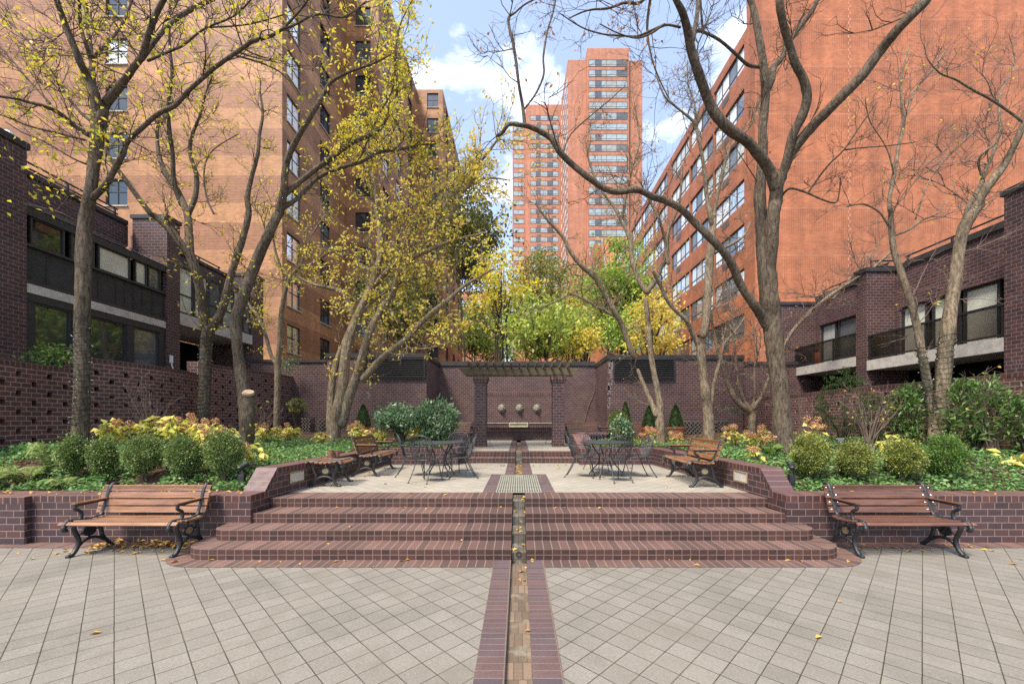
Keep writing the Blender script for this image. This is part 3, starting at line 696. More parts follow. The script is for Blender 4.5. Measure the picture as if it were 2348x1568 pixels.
# ================================================================ BUILDINGS
def wall_holes(m, o, u, n, W, Z, holes, depth=.16, t=.4):
    """wall face from o along u (length W) and up (height Z) with rectangular holes (a0,a1,b0,b1) and reveals"""
    o, u, n = Vector(o), Vector(u), Vector(n); up = Vector((0, 0, 1))
    A = sorted({0, W, *[h[0] for h in holes], *[h[1] for h in holes]}); B = sorted({0, Z, *[h[2] for h in holes], *[h[3] for h in holes]})
    A = [a for a in A if 0 <= a <= W]; B = [b for b in B if 0 <= b <= Z]
    def P(a, b, d=0): return o+u*a+up*b-n*d
    rev = u.cross(up).dot(n) < 0
    def q(pts): m.add(pts[::-1] if rev else pts, [(0, 1, 2, 3)])
    for i in range(len(A)-1):
        for j in range(len(B)-1):
            ca, cb = (A[i]+A[i+1])/2, (B[j]+B[j+1])/2
            if any(h[0] < ca < h[1] and h[2] < cb < h[3] for h in holes): continue
            q([P(A[i], B[j]), P(A[i+1], B[j]), P(A[i+1], B[j+1]), P(A[i], B[j+1])])
    for a0, a1, b0, b1 in holes:
        q([P(a0, b0), P(a0, b1), P(a0, b1, depth), P(a0, b0, depth)][::-1]); q([P(a1, b0), P(a1, b1), P(a1, b1, depth), P(a1, b0, depth)])
        q([P(a0, b0), P(a1, b0), P(a1, b0, depth), P(a0, b0, depth)][::-1]); q([P(a0, b1), P(a1, b1), P(a1, b1, depth), P(a0, b1, depth)])
    q([P(0, 0, t), P(W, 0, t), P(W, Z, t), P(0, Z, t)][::-1]); q([P(0, Z), P(W, Z), P(W, Z, t), P(0, Z, t)])
WIN = {}
def window(parent, loc, rz, w, h, cols=(.5,), rows=(), frame='frame', glass_='gl_dark', fw=.05, label=None, pane_each=None, name='window'):
    """frame mesh with pane children; local x along the wall, -y outwards; panes may differ in glass"""
    key = (round(w, 2), round(h, 2), tuple(cols), tuple(rows), frame, fw, name)
    if key not in WIN:
        m = MB(); f = fw
        m.box(0, f, -.04, .03, 0, h); m.box(w-f, w, -.04, .03, 0, h); m.box(f, w-f, -.04, .03, 0, f); m.box(f, w-f, -.04, .03, h-f, h)
        for c in cols: m.box(w*c-f/2, w*c+f/2, -.03, .025, f, h-f)
        for r in rows: m.box(f, w-f, -.026, .022, h*r-f/2, h*r+f/2)
        o = m.build(name, M[frame]); WIN[key] = o.data; bpy.data.objects.remove(o)
    o = bpy.data.objects.new(name, WIN[key]); col.objects.link(o); o.parent = parent; o.location = loc; o.rotation_euler = (0, 0, rz)
    edges = [0, *cols, 1]
    gl = pane_each or [glass_]
    if len(gl) == 1: spans = [(0, 1, gl[0])]
    else: spans = [(edges[i], edges[i+1], gl[i % len(gl)]) for i in range(len(edges)-1)]
    for a, b, g in spans:
        k2 = ('pane', round(w*(b-a), 3), round(h, 2), g)
        if k2 not in WIN:
            m = MB(); m.box(.01, w*(b-a)-.01, .0, .012, .01, h-.01); p = m.build('pane', M[g]); WIN[k2] = p.data; bpy.data.objects.remove(p)
        p = bpy.data.objects.new('pane', WIN[k2]); col.objects.link(p); p.parent = o; p.location = (w*a, 0, 0)
    return o
def seen(p): 
    if p[1] < .5: return False
    x, y = px(p); return -120 < x < 2460 and -120 < y
rg = random.Random(5)
# ---------------------------------------------------------------- tall brown-orange block on the left, stepping towards the axis
lb = empty('apartment_building', (-14.05, 24, 0), 0, 'tall banded orange brown brick apartment block on the left stepping towards the sky gap', 'building')
PL = Matrix.Translation((14.05, -24, 0))
def part(m, name, mat, root, **k):
    o = m.build(name, mat, root, **k); o.matrix_parent_inverse = Matrix.Translation(-root.location); return o
HT = 38.7
def fz(k): return .65+2.8*k          # floor levels
def grid(root, mat, o, u, n, W, Z, cols, ww, wh, z0, glassf, rz, framemat='frame', colsf=(.5,), rowsf=(.55,), dz=2.8, sill=True, ac=False, kmax=40):
    holes = []; wins = []
    for ci, a in enumerate(cols):
        k = 0
        while z0+dz*k+wh < Z and k < kmax:
            z = z0+dz*k; c = Vector(o)+Vector(u)*(a+ww/2); c.z = z+wh/2
            if seen(c): holes.append((a, a+ww, z, z+wh)); wins.append((ci, k, a, z))
            k += 1
    m = MB(); wall_holes(m, o, u, n, W, Z, holes); part(m, 'wall', mat, root)
    for ci, k, a, z in wins:
        p = Vector(o)+Vector(u)*(a if rz >= 0 else a+ww); p = p-Vector(n)*.12; p.z = z
        if rz < 0: pass
        wo = window(root, p-root.location, rz, ww, wh, colsf, rowsf, framemat, glassf(ci, k)); 
        if sill:
            key = ('sill', round(ww, 2))
            if key not in WIN:
                q = MB(); q.box(-.06, ww+.06, -.20, -.09, -.07, -.001); s_ = q.build('sill', M['stone']); WIN[key] = s_.data; bpy.data.objects.remove(s_)
            s_ = bpy.data.objects.new('sill', WIN[key]); col.objects.link(s_); s_.parent = wo
        if ac:
            key = ('ac', round(ww, 2))
            if key not in WIN:
                q = MB(); q.box(ww*.25, ww*.75, -.135, -.11, -.62, -.22); s_ = q.build('air_vent', M['bronze']); WIN[key] = s_.data; bpy.data.objects.remove(s_)
            s_ = bpy.data.objects.new('air_vent', WIN[key]); col.objects.link(s_); s_.parent = wo
def gA(ci, k): return rg.choice(['gl_dark', 'gl_dark', 'gl_slate', 'gl_green'])
def gBright(ci, k): return ('gl_painted_sky' if k > 3 else 'gl_sky') if ci == 0 else rg.choice(['gl_dark', 'gl_slate'])
LB = M['lbrick']
# front face: Y=24, from X=-46 to -14.05 ; window column near view x 240..290
grid(lb, LB, (-46, 24, 0), (1, 0, 0), (0, -1, 0), 31.95, HT, [46-24.55, 46-33.5], 1.3, 1.55, 2.6+.68, lambda c, k: 'gl_painted_sky' if (c, k) == (0, 7) else gA(c, k), 0)
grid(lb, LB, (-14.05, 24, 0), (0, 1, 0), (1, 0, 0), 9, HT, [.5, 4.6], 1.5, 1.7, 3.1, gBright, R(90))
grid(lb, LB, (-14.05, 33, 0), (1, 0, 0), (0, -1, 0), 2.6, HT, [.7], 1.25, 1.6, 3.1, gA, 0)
grid(lb, LB, (-11.45, 33, 0), (0, 1, 0), (1, 0, 0), 12.2, HT, [1.0, 4.8, 8.8], 1.6, 1.6, 3.1, lambda c, k: 'gl_painted_sky' if k > 6 and c < 2 else gA(c, k), R(90), ac=True)
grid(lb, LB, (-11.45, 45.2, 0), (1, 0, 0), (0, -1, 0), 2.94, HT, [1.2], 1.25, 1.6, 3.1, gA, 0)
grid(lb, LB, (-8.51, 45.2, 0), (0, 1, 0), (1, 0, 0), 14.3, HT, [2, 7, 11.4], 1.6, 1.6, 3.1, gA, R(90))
m = MB(); m.box(-46, -8.6, 59.2, 59.5, 0, HT); part(m, 'rear_wall', LB, lb)
m = MB(); m.box(-46, -14.2, 24.1, 59.4, HT-.5, HT-.2); m.box(-14.2, -11.5, 33.1, 59.4, HT-.5, HT-.2); m.box(-11.5, -8.6, 45.3, 59.4, HT-.5, HT-.2); part(m, 'roof', M['coping'], lb)
# ---------------------------------------------------------------- orange-red block on the right
rb = empty('apartment_building', (14.03, 24, 0), 0, 'orange red ribbed brick apartment block on the right with ribbon windows', 'building')
RB = M['rbrick']; HR = 25.9
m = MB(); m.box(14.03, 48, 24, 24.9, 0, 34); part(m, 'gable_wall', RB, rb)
m = MB(); 
z = 2
while z < 33.5: m.box(19.56+(.09 if int(z/.2+.01) % 2 else 0), 19.60+(.09 if int(z/.2+.01) % 2 else 0), 23.985, 23.998, z, z+.2); z += .2
M['joint'] = plain('pale_orange_joint', (.55, .25, .145), .9); part(m, 'expansion_joint', M['joint'], rb)
holes = []; wins = []; L = 52
for k in range(9):
    z = .35+2.8*k+.95
    if z+1.5 > HR-.6: continue
    a = 1.15 if k % 1 == 0 else 1
    i = 0
    while a+4 < L:
        c = Vector((14.03, 24+a+1.7, z))
        if seen(c): holes.append((a, a+3.9, z, z+1.5)); wins.append((a, z, i, k))
        a += 4.05 if i % 3 != 2 else 4.9; i += 1
m = MB(); wall_holes(m, (14.03, 24.9, 0), (0, 1, 0), (-1, 0, 0), L, HR, [(h[0]-.9, h[1]-.9, h[2], h[3]) for h in holes]); part(m, 'wall', RB, rb)
for a, z, i, k in wins:
    c = [rg.choice(['gl_painted_sky', 'gl_painted_sky', 'gl_sky', 'gl_blind', 'gl_slate']) if k > 2 else rg.choice(['gl_dark', 'gl_green', 'gl_blind', 'gl_slate', 'gl_curt']) for _ in range(4)]
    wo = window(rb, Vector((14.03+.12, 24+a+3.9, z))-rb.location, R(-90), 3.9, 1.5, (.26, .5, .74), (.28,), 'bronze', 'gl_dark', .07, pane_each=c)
    if i % 2 == 0:
        if 'acr' not in WIN:
            q = MB(); q.box(1.2, 2.1, -.14, -.112, -.55, -.12); s_ = q.build('air_vent', M['bronze']); WIN['acr'] = s_.data; bpy.data.objects.remove(s_)
        s_ = bpy.data.objects.new('air_vent', WIN['acr']); col.objects.link(s_); s_.parent = wo
m = MB(); m.box(14.2, 48, 24.9, 76.5, HR-.4, HR-.1); part(m, 'roof', M['coping'], rb)
# farther wing of the same colour, stepping towards the axis, with sloped greenhouse glazing
rw = empty('apartment_building', (13.0, 62, 0), 0, 'farther orange brick block with sloped pale glazing beyond the right ribbon windows', 'building')
m = MB(); m.box(12.4, 24, 66, 80, 0, 30.5); m.extrude([(56, 0), (66, 0), (66, 30), (63, 30), (56, 17)], 'x', 13.2, 24); part(m, 'wall', RB, rw)
for k in range(4):
    m = MB(); y0 = 57.0+k*1.7; z0 = 18.4+k*3.15
    m.add([(13.16, y0, z0), (13.16, y0+1.5, z0+2.75), (13.16, y0+2.5, z0+2.0), (13.16, y0+1.2, z0-.4)], [(0, 1, 2, 3)]); part(m, 'window', M['gl_sky'], rw)
# ---------------------------------------------------------------- far tower
tw = empty('apartment_tower', (14, 110, 0), 0, 'tall pinkish brick high rise with stacked window bands in the gap', 'tower')
TB = M['tbrick']; YT = 110.0
def X(x, Y): return (x-CX)*Y/FV
def Zv(y, Y): return H-(y-YH)*Y/FV
m = MB(); m.box(X(1303, YT), X(1345, YT), YT, YT+20, 0, Zv(138, YT)); part(m, 'wall', TB, tw)
m = MB(); m.box(X(1345, YT), X(1440, YT), YT-.9, YT+20, 0, Zv(118, YT)); part(m, 'bay', TB, tw)
m = MB(); m.box(X(1440, YT), X(1473, YT), YT, YT+20, 0, Zv(140, YT)); part(m, 'wall', TB, tw)
YL = 125.0
m = MB(); m.box(X(1205, YL), X(1287, YL), YL, YL+20, 0, Zv(240, YL)); part(m, 'wing', TB, tw)
m = MB(); m.box(X(1175, YL), X(1205, YL), YL+1.2, YL+20, 0, Zv(281, YL)); part(m, 'wing', TB, tw)
a, b = Vector((X(1287, YL), YL, 0)), Vector((X(1303, YT), YT+.6, 0)); zt = Zv(232, YL)
m = MB(); m.prism([(a.x, a.y), (b.x, b.y), (b.x+8, b.y+18), (a.x+2, a.y+18)], 0, zt); part(m, 'angled_wall', TB, tw)
ang = math.atan2(b.y-a.y, b.x-a.x); Lab = (b-a).length
tv = []
for k in range(26):
    y = 146+24.2*k
    if y > 790: break
    z = Zv(y+13 if k else y+14, YT)
    g = rg.choice
    w0 = X(1345, YT)+.4; ww = X(1440, YT)-w0-.4
    p = [g(['gl_tower', 'gl_tower', 'gl_curt']), g(['gl_slate', 'gl_tower']), g(['gl_curt', 'gl_tower']), g(['gl_tower', 'gl_curt']), g(['gl_slate', 'gl_tower', 'gl_tower'])]
    window(tw, Vector((w0, YT-.93, z))-tw.location, 0, ww, 1.85, (.17, .33, .46, .72), (.3,), 'bronze', 'gl_tower', .09, pane_each=p)
for k in range(26):
    y = 268+21.4*k
    if y > 700: break
    z = Zv(y+9, YL)
    window(tw, Vector((X(1216, YL), YL-.03, z))-tw.location, 0, X(1281, YL)-X(1216, YL), 1.6, (.2, .36, .6, .8), (.3,), 'bronze', 'gl_tower', .08, pane_each=[rg.choice(['gl_tower', 'gl_curt']), 'gl_slate', rg.choice(['gl_tower', 'gl_curt']), 'gl_slate', 'gl_tower'])
    if k: window(tw, Vector((X(1177, YL), YL+1.17, z+.5))-tw.location, 0, X(1202, YL)-X(1177, YL), 1.5, (.5,), (), 'bronze', 'gl_tower', .08)
    z2 = z+.4; d = (b-a).normalized(); nn = Vector((d.y, -d.x, 0)); 
    window(tw, a+d*1.2+nn*.04+Vector((0, 0, z2))-tw.location, ang, Lab-2.4, 1.7, (.33, .66), (), 'white', 'gl_sky', .08)
q = MB()
for k in range(1, 24):
    z = Zv(268+21.4*k-6.5, YL)
    for x in (1236, 1270): q.box(X(x-5, YL), X(x+5, YL), YL-.02, YL-.005, z-.25, z+.2)
o = part(q, 'air_vents', M['bronze'], tw); o['kind'] = 'stuff'
# ---------------------------------------------------------------- small distant block seen under the branches
db = empty('apartment_building', (-14, 98, 0), 0, 'low distant orange block with pale window bands behind the middle trees', 'building')
m = MB(); m.box(-17, -5.5, 98, 110, 0, Zv(668, 98)); part(m, 'wall', M['tbrick'], db)
for k in range(3):
    window(db, Vector((-16.5, 97.95, Zv(704+28*k, 98)))-db.location, 0, 10, 1.7, (.2, .4, .6, .8), (), 'bronze', 'gl_sky', .1, pane_each=['gl_sky', 'gl_tower', 'gl_slate', 'gl_sky', 'gl_tower'])
# ================================================================ LOW DARK BRICK HOUSES beside the garden
DB = M['brick']
hl = empty('brick_townhouse', (-12, 10, 0), 0, 'low dark brick house on the left with black windows and sloped skylight', 'house')
XG = -12.0
m = MB(); m.box(-14.6, -11.88, 6.5, 9.76, 0, 8.27); part(m, 'pier', DB, hl)
m = MB(); m.box(-14.6, -11.84, 6.45, 9.80, 8.271, 8.43); part(m, 'coping', M['coping'], hl)
m = MB(); m.box(-13.05, -11.88, 13.65, 14.17, 0, 8.55); part(m, 'pier', DB, hl)
m = MB(); m.box(-13.1, -11.84, 13.61, 14.21, 8.551, 8.68); part(m, 'coping', M['coping'], hl)
m = MB(); m.box(-14.5, -11.88, 18.1, 18.8, 0, 8.2); part(m, 'pier', DB, hl)
m = MB(); m.box(-14.5, -11.84, 18.06, 18.84, 8.201, 8.32); part(m, 'coping', M['coping'], hl)
m = MB(); m.box(-13.6, -13.2, 9.76, 13.65, 5, 8.30); m.box(-13.6, -13.0, 14.17, 18.1, 7.3, 8.1); part(m, 'upper_wall', DB, hl)
m = MB(); m.box(-13.65, -13.14, 9.8, 13.6, 8.301, 8.44); m.box(-13.65, -12.94, 14.21, 18.06, 8.101, 8.23); part(m, 'coping', M['coping'], hl)
# bay with skylight
m = MB(); m.box(XG, XG+.08, 9.765, 13.64, 6.74, 6.95); m.box(XG-.02, XG+.10, 9.765, 13.64, 5.98, 6.04); m.box(XG-.01, XG+.09, 9.765, 13.64, 5.08, 5.16); m.box(XG-.01, XG+.07, 9.765, 13.64, 4.66, 4.84); m.box(XG-.01, XG+.06, 9.765, 9.95, 3.0, 4.66); m.box(XG-.01, XG+.06, 13.42, 13.64, 3.0, 4.66)
for y in (10.9, 12.42): m.box(XG-.01, XG+.06, y-.1, y+.1, 2.9, 4.66)
part(m, 'bay_frame', M['frame'], hl)
m = MB(); m.box(XG-.06, XG+.03, 9.765, 13.64, 5.16, 5.98)
for y in (10.25, 10.9, 11.5, 12.0, 12.28, 12.55, 12.85, 13.2): m.box(XG+.03, XG+.045, y-.012, y+.012, 5.17, 5.97)
part(m, 'spandrel_panel', M['panel'], hl)
m = MB(); m.box(XG-.1, XG+.09, 9.765, 13.64, 4.85, 5.07); part(m, 'stone_band', M['stone'], hl)
m = MB(); m.add([(XG+.10, 9.77, 6.95), (XG+.10, 13.64, 6.95), (-13.2, 13.64, 7.62), (-13.2, 9.77, 7.62)], [(0, 1, 2, 3)]); sk = part(m, 'skylight', M['gl_slate'], hl)
m = MB()
for i in range(9):
    y = 9.8+i*.478; m.tube([(XG+.1, y, 6.97), (-13.2, y, 7.64)], .022, 4)
m.build('glazing_bar', M['stud'], sk).matrix_parent_inverse = Matrix.Translation(-hl.location)
for y0, y1, g in ((9.95, 10.8, 'gl_green'), (11.0, 12.32, 'gl_green'), (12.52, 13.42, 'gl_slate')):
    window(hl, Vector((XG, y0, 2.9))-hl.location, R(90), y1-y0, 1.76, (), (), 'frame', g, .05)
for y0, y1, g in ((9.9, 10.65, 'gl_dark'), (10.8, 11.4, 'gl_dark'), (11.5, 12.45, 'gl_blind'), (12.6, 13.0, 'gl_blind'), (13.05, 13.5, 'gl_slate')):
    window(hl, Vector((XG, y0, 6.04))-hl.location, R(90), y1-y0, .7, (), (), 'frame', g, .04)
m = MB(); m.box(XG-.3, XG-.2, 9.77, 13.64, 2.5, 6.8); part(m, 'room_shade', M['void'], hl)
# second bay: glazed balcony over a dark recess
for y0, y1, g1 in ((14.22, 14.85, 'gl_blind'), (14.9, 15.55, 'gl_blind'), (15.6, 16.25, 'gl_slate'), (16.3, 16.9, 'gl_curt'), (16.95, 17.5, 'gl_blind'), (17.55, 18.05, 'gl_slate')):
    window(hl, Vector((XG, y0, 5.55))-hl.location, R(90), y1-y0, 1.65, (), (.4,), 'frame', g1, .05)
m = MB(); m.box(-13.0, XG-.03, 14.18, 18.09, 7.21, 7.35); m.box(XG-.03, XG+.05, 14.18, 18.09, 7.2, 7.34); part(m, 'bay_frame', M['frame'], hl)
m = MB(); m.box(-14.4, XG+.08, 14.18, 18.09, 5.12, 5.53); part(m, 'balcony_slab', M['stone'], hl)
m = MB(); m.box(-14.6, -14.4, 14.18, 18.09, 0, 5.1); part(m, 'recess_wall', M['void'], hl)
def rail(root, pts, zs, posts, r=.028, mat='black'):
    m = MB()
    for z in zs:
        for (x0, y0), (x1, y1) in zip(pts, pts[1:]): m.tube([(x0, y0, z), (x1, y1, z)], r, 6)
    for x, y, za, zb in posts: m.box(x-.025, x+.025, y-.025, y+.025, za, zb)
    return part(m, 'roof_railing', M[mat], root)
rail(hl, [(-13.4, 9.0), (-13.4, 13.5)], (8.62, 8.78), [(-13.4, y, 8.44, 8.78) for y in (9.2, 10.6, 12.0, 13.4)])
rail(hl, [(-13.3, 14.2), (-13.3, 18.0)], (8.38, 8.52), [(-13.3, y, 8.22, 8.52) for y in (14.4, 15.6, 16.8, 17.9)])
m = MB(); m.lathe([(.07, 0), (.10, .05), (.08, .13), (.02, .15)], (-12.05, 9.55, 8.43), 12); part(m, 'roof_lamp', M['white'], hl)
m = MB(); m.box(-11.86, -11.80, 13.72, 13.80, 3.7, 3.95); m.tube([(-11.83, 13.76, 3.7), (-11.80, 13.82, 3.4), (-11.83, 13.80, 2.4)], .018, 6); part(m, 'wall_lamp', M['white'], hl)
# right house
hr = empty('brick_townhouse', (12.95, 10, 0), 0, 'low dark brick house on the right with two glass balconies', 'house')
XF, XB = 12.95, 11.95
for y0, y1, x0, z in ((5.5, 9.95, XB, 7.25), (13.9, 14.32, XB, 6.85), (17.6, 18.4, 11.3, 6.75)):
    m = MB(); m.box(x0, 14.6, y0, y1, 0, z); part(m, 'pier', DB, hr)
    m = MB(); m.box(x0-.05, 14.6, y0-.05, y1+.05, z+.001, z+.14); part(m, 'coping', M['coping'], hr)
def bay(y0, y1, zf, zh, zt, wins, slab):
    m = MB(); L = y1-y0
    wall_holes(m, (XF, y0, zf-.3), (0, 1, 0), (-1, 0, 0), L, zt-zf+.3, [(wins[0][0]-y0, wins[-1][1]-y0, .3, zh-zf+.3)], .15); part(m, 'facade', DB, hr)
    m = MB(); m.box(XF-.06, XF+.5, y0+.02, y1-.02, zt+.001, zt+.15); part(m, 'coping', M['coping'], hr)
    for a, b, g in wins: window(hr, Vector((XF+.13, b, zf))-hr.location, R(-90), b-a, zh-zf, (), (), 'frame', g, .07)
    m = MB(); m.box(XB, XF+.6, y0+.01, y1-.01, zf-.36, zf-.02); sl_ = part(m, 'balcony_slab', M['stone'], hr)
    m = MB(); m.box(XB+.06, XB+.08, y0+.05, y1-.05, zf+.08, zf+.78); m.box(XB+.08, XF, y1-.06, y1-.04, zf+.08, zf+.78) ; part(m, 'balustrade_panel', M['screen'], hr)
    m = MB(); m.box(XB+.03, XB+.11, y0+.03, y1-.02, zf+.78, zf+.84); m.box(XB+.04, XB+.10, y0+.03, y1-.02, zf+.03, zf+.08)
    k = int(L/1.3)+1
    for i in range(k+1):
        y = y0+.06+(L-.12)*i/k; m.box(XB+.045, XB+.095, y-.025, y+.025, zf-.02, zf+.80)
    part(m, 'balustrade', M['black'], hr)
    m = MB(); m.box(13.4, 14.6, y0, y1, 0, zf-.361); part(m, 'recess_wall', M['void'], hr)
bay(9.96, 13.89, 3.81, 5.55, 6.87, [(10.3, 10.75, 'gl_blind'), (10.95, 11.85, 'gl_blind'), (11.95, 12.75, 'gl_blind'), (12.9, 13.75, 'gl_blind')], 0)
bay(14.33, 17.59, 4.02, 5.80, 6.95, [(14.5, 15.4, 'gl_curt'), (15.5, 16.5, 'gl_slate'), (16.6, 17.4, 'gl_curt')], 0)
rail(hr, [(13.2, 9.0), (13.2, 13.8)], (7.15, 7.32), [(13.2, y, 7.0, 7.32) for y in (9.5, 10.9, 12.3, 13.7)])
rail(hr, [(13.2, 14.4), (13.2, 17.6)], (7.2, 7.35), [(13.2, y, 7.08, 7.35) for y in (14.5, 15.6, 16.6, 17.5)])
rail(hr, [(12.3, 14.1), (13.2, 14.1)], (7.1, 7.3), [(12.3, 14.1, 6.98, 7.3)])
tag(MB.build((lambda q: (q.box(12.3, 12.7, 16.6, 16.95, 4.02, 4.10), q.box(12.32, 12.36, 16.6, 16.95, 4.10, 4.55), q)[-1])(MB()), 'balcony_chair', M['terra']), 'red chair on the farther right balcony', 'chair')
# ================================================================ FURNITURE
def arc(pts, n=6):
    """smooth curve through points"""
    P = [Vector(p) for p in pts]; out = []
    for i in range(len(P)-1):
        p0 = P[max(i-1, 0)]; p1 = P[i]; p2 = P[i+1]; p3 = P[min(i+2, len(P)-1)]
        for k in range(n):
            t = k/n; out.append(.5*((2*p1)+(p2-p0)*t+(2*p0-5*p1+4*p2-p3)*t*t+(3*p1-p0-3*p2+p3)*t*t*t))
    out.append(P[-1]); return out
BENCHES = 'slatted park benches with black iron frames'
def bench(label, wmat, length=1.50, back=True, fx=.66, group=BENCHES):
    root = empty('park_bench', (0, 0, 0), 0, label, 'bench', group)
    prof = [(-.30, .395), (-.275, .425), (-.22, .432), (-.15, .42), (-.08, .412), (0, .408), (.07, .412), (.13, .425), (.175, .47), (.205, .55), (.235, .64), (.265, .73), (.295, .805), (.325, .83), (.35, .815)]
    if not back: prof = [(-.30, .395), (-.275, .425), (-.22, .432), (-.15, .42), (-.08, .412), (0, .408), (.08, .412), (.15, .42), (.22, .432), (.275, .425), (.30, .395)]
    cv = arc([(0, a, b) for a, b in prof], 8)
    # cumulative length
    S_ = [0]
    for p, q in zip(cv, cv[1:]): S_.append(S_[-1]+(q-p).length)
    def pos(s):
        for i in range(len(S_)-1):
            if S_[i+1] >= s:
                t = (s-S_[i])/(S_[i+1]-S_[i]+1e-9); return cv[i].lerp(cv[i+1], t), (cv[i+1]-cv[i]).normalized()
        return cv[-1], (cv[-1]-cv[-2]).normalized()
    tot = S_[-1]
    if back: centres = [(.03, .05)]+[(.105+i*.078, .052) for i in range(5)]+[(.56+i*.098, .082) for i in range(4)]+[(tot-.085, .062)]
    else: centres = [(.03+i*(tot-.06)/7, .055) for i in range(8)]
    for s, wdt in centres:
        if s > tot-.01: continue
        p, t = pos(s); nrm = Vector((0, -t.z, t.y)); m = MB(); th = .022
        a = p+t*wdt/2+nrm*.012; b = p-t*wdt/2+nrm*.012; x = length/2
        m.extrude([(q.y, q.z) for q in (a, b, b+nrm*th, a+nrm*th)], 'x', -x, x)
        sl = m.build('slat', wmat, root, bevel=.004)
        m = MB()
        for xx in (-fx-.055, -fx+.055, fx-.055, fx+.055):
            q = p+nrm*(.012+th)
            m.lathe([(.009, -.003), (.008, .003), (.001, .006)], (0, 0, 0), 6) if False else m.add([(xx+.009*math.cos(k*math.pi/3), *(q+t*.009*math.sin(k*math.pi/3)+nrm*.001).yz) for k in range(6)]+[(xx, *(q+nrm*.007).yz)], [(k, (k+1) % 6, 6) for k in range(6)])
        m.build('studs', M['stud'], sl)
    for sx in (-1, 1):
        x = sx*fx; m = MB()
        off = [Vector((x, p.y, p.z))+Vector((0, 0, .018 if p.z < .45 else 0)) for p in cv]
        # rail following the seat and the back, drawn in front of the slats
        rail_ = []
        for i, p in enumerate(cv):
            t = (cv[min(i+1, len(cv)-1)]-cv[max(i-1, 0)]).normalized(); nrm = Vector((0, -t.z, t.y)); rail_.append(Vector((x, p.y, p.z))+nrm*.026)
        m.tube(rail_, .026, 8)
        m.tube(arc([(x, -.30, .42), (x, -.325, .39), (x, -.315, .36), (x, -.285, .355)], 5), [.026]*15+[.018], 8)
        m.tube(arc([(x, -.20, .42), (x, -.205, .34), (x, -.165, .24), (x, -.15, .17), (x, -.175, .09), (x, -.23, .025), (x, -.285, .012)], 6), .027, 8)
        rr = [(x, .10, .42), (x, .12, .33), (x, .135, .24), (x, .15, .17), (x, .20, .10), (x, .265, .03), (x, .30, .012)]
        if not back: rr = [(x, -p[1], p[2]) for p in [(x, -.20, .42), (x, -.205, .34), (x, -.165, .24), (x, -.15, .17), (x, -.175, .09), (x, -.23, .025), (x, -.285, .012)]]
        m.tube(arc(rr, 6), .026, 8)
        m.tube(arc([(x, -.165, .10), (x, -.10, .16), (x, -.01, .185), (x, .09, .165), (x, .17, .11)], 6), .021, 8)
        # spokes of the medallion
        m.tube([(x, -.02, .20), (x, -.02, .42)], .011, 6); m.tube([(x, -.16, .25), (x, -.09, .275), (x, .05, .285), (x, .13, .30)], .011, 6)
        m.build('side_frame', M['black'], root, smooth=True)
        m = MB(); n = 20
        ring = [(.085*math.cos(2*math.pi*k/n)-.02, .07*math.sin(2*math.pi*k/n)+.285) for k in range(n)]
        m.extrude(ring, 'x', x-.012, x+.012); md = m.build('medallion', M['black'], root)
        m = MB(); ring = [(.055*math.cos(2*math.pi*k/n)-.02, .045*math.sin(2*math.pi*k/n)+.285) for k in range(n)]
        m.extrude(ring, 'x', min(x, x+sx*.016), max(x, x+sx*.016)); m.build('badge', M['medal'], md)
        if back:
            m = MB(); m.tube(arc([(x, -.145, .44), (x, -.115, .50), (x, -.125, .56), (x, -.185, .60), (x, -.19, .635)], 6), .021, 8)
            m.tube([(x, -.20, .645), (x, .0, .652), (x, .225, .655)], .017, 8); m.build('arm', M['black'], root, smooth=True)
            m = MB(); m.box(x-.028, x+.028, -.215, .20, .664, .684); m.build('armrest', wmat, root, bevel=.006)
    return root
b1 = bench('honey brown slatted bench with black iron ends at the left front planter wall', M['wood']); b1.location = (-5.06, 5.40, 0)
b2 = bench('red brown slatted bench with black iron ends at the right front planter wall', M['woodr']); b2.location = (5.02, 5.40, 0)
def place(src, x, y, z, rz, label, group=None):
    c = copy_tree(src); c.location = (x, y, z); c.rotation_euler = (0, 0, rz); c['label'] = label
    if group: c['group'] = group
    return c
place(b1, -3.28, 9.25, ZT, R(93), 'brown slatted bench with backrest standing beside the backless bench on the terrace')
place(b1, 3.36, 7.85, ZT, R(-93), 'brown slatted bench on the terrace facing the right iron table')
place(b2, -2.55, 16.1, ZF, 0, 'dark slatted bench seen behind the left brick pillar')
place(b2, 2.55, 16.1, ZF, 0, 'dark slatted bench facing forward behind the right brick pillar')
place(b2, 3.15, 14.9, ZF, R(-100), 'brown bench seen from its side behind the right iron table')
place(b2, 4.3, 16.1, ZF, 0, 'dark slatted bench partly hidden by the round clipped shrub')
bb = bench('backless slatted bench with black iron legs on the left of the terrace', M['wood'], .78, False, .30, None); bb.location = (-3.50, 7.55, ZT); bb.rotation_euler = (0, 0, R(93)); bb['category'] = 'bench'
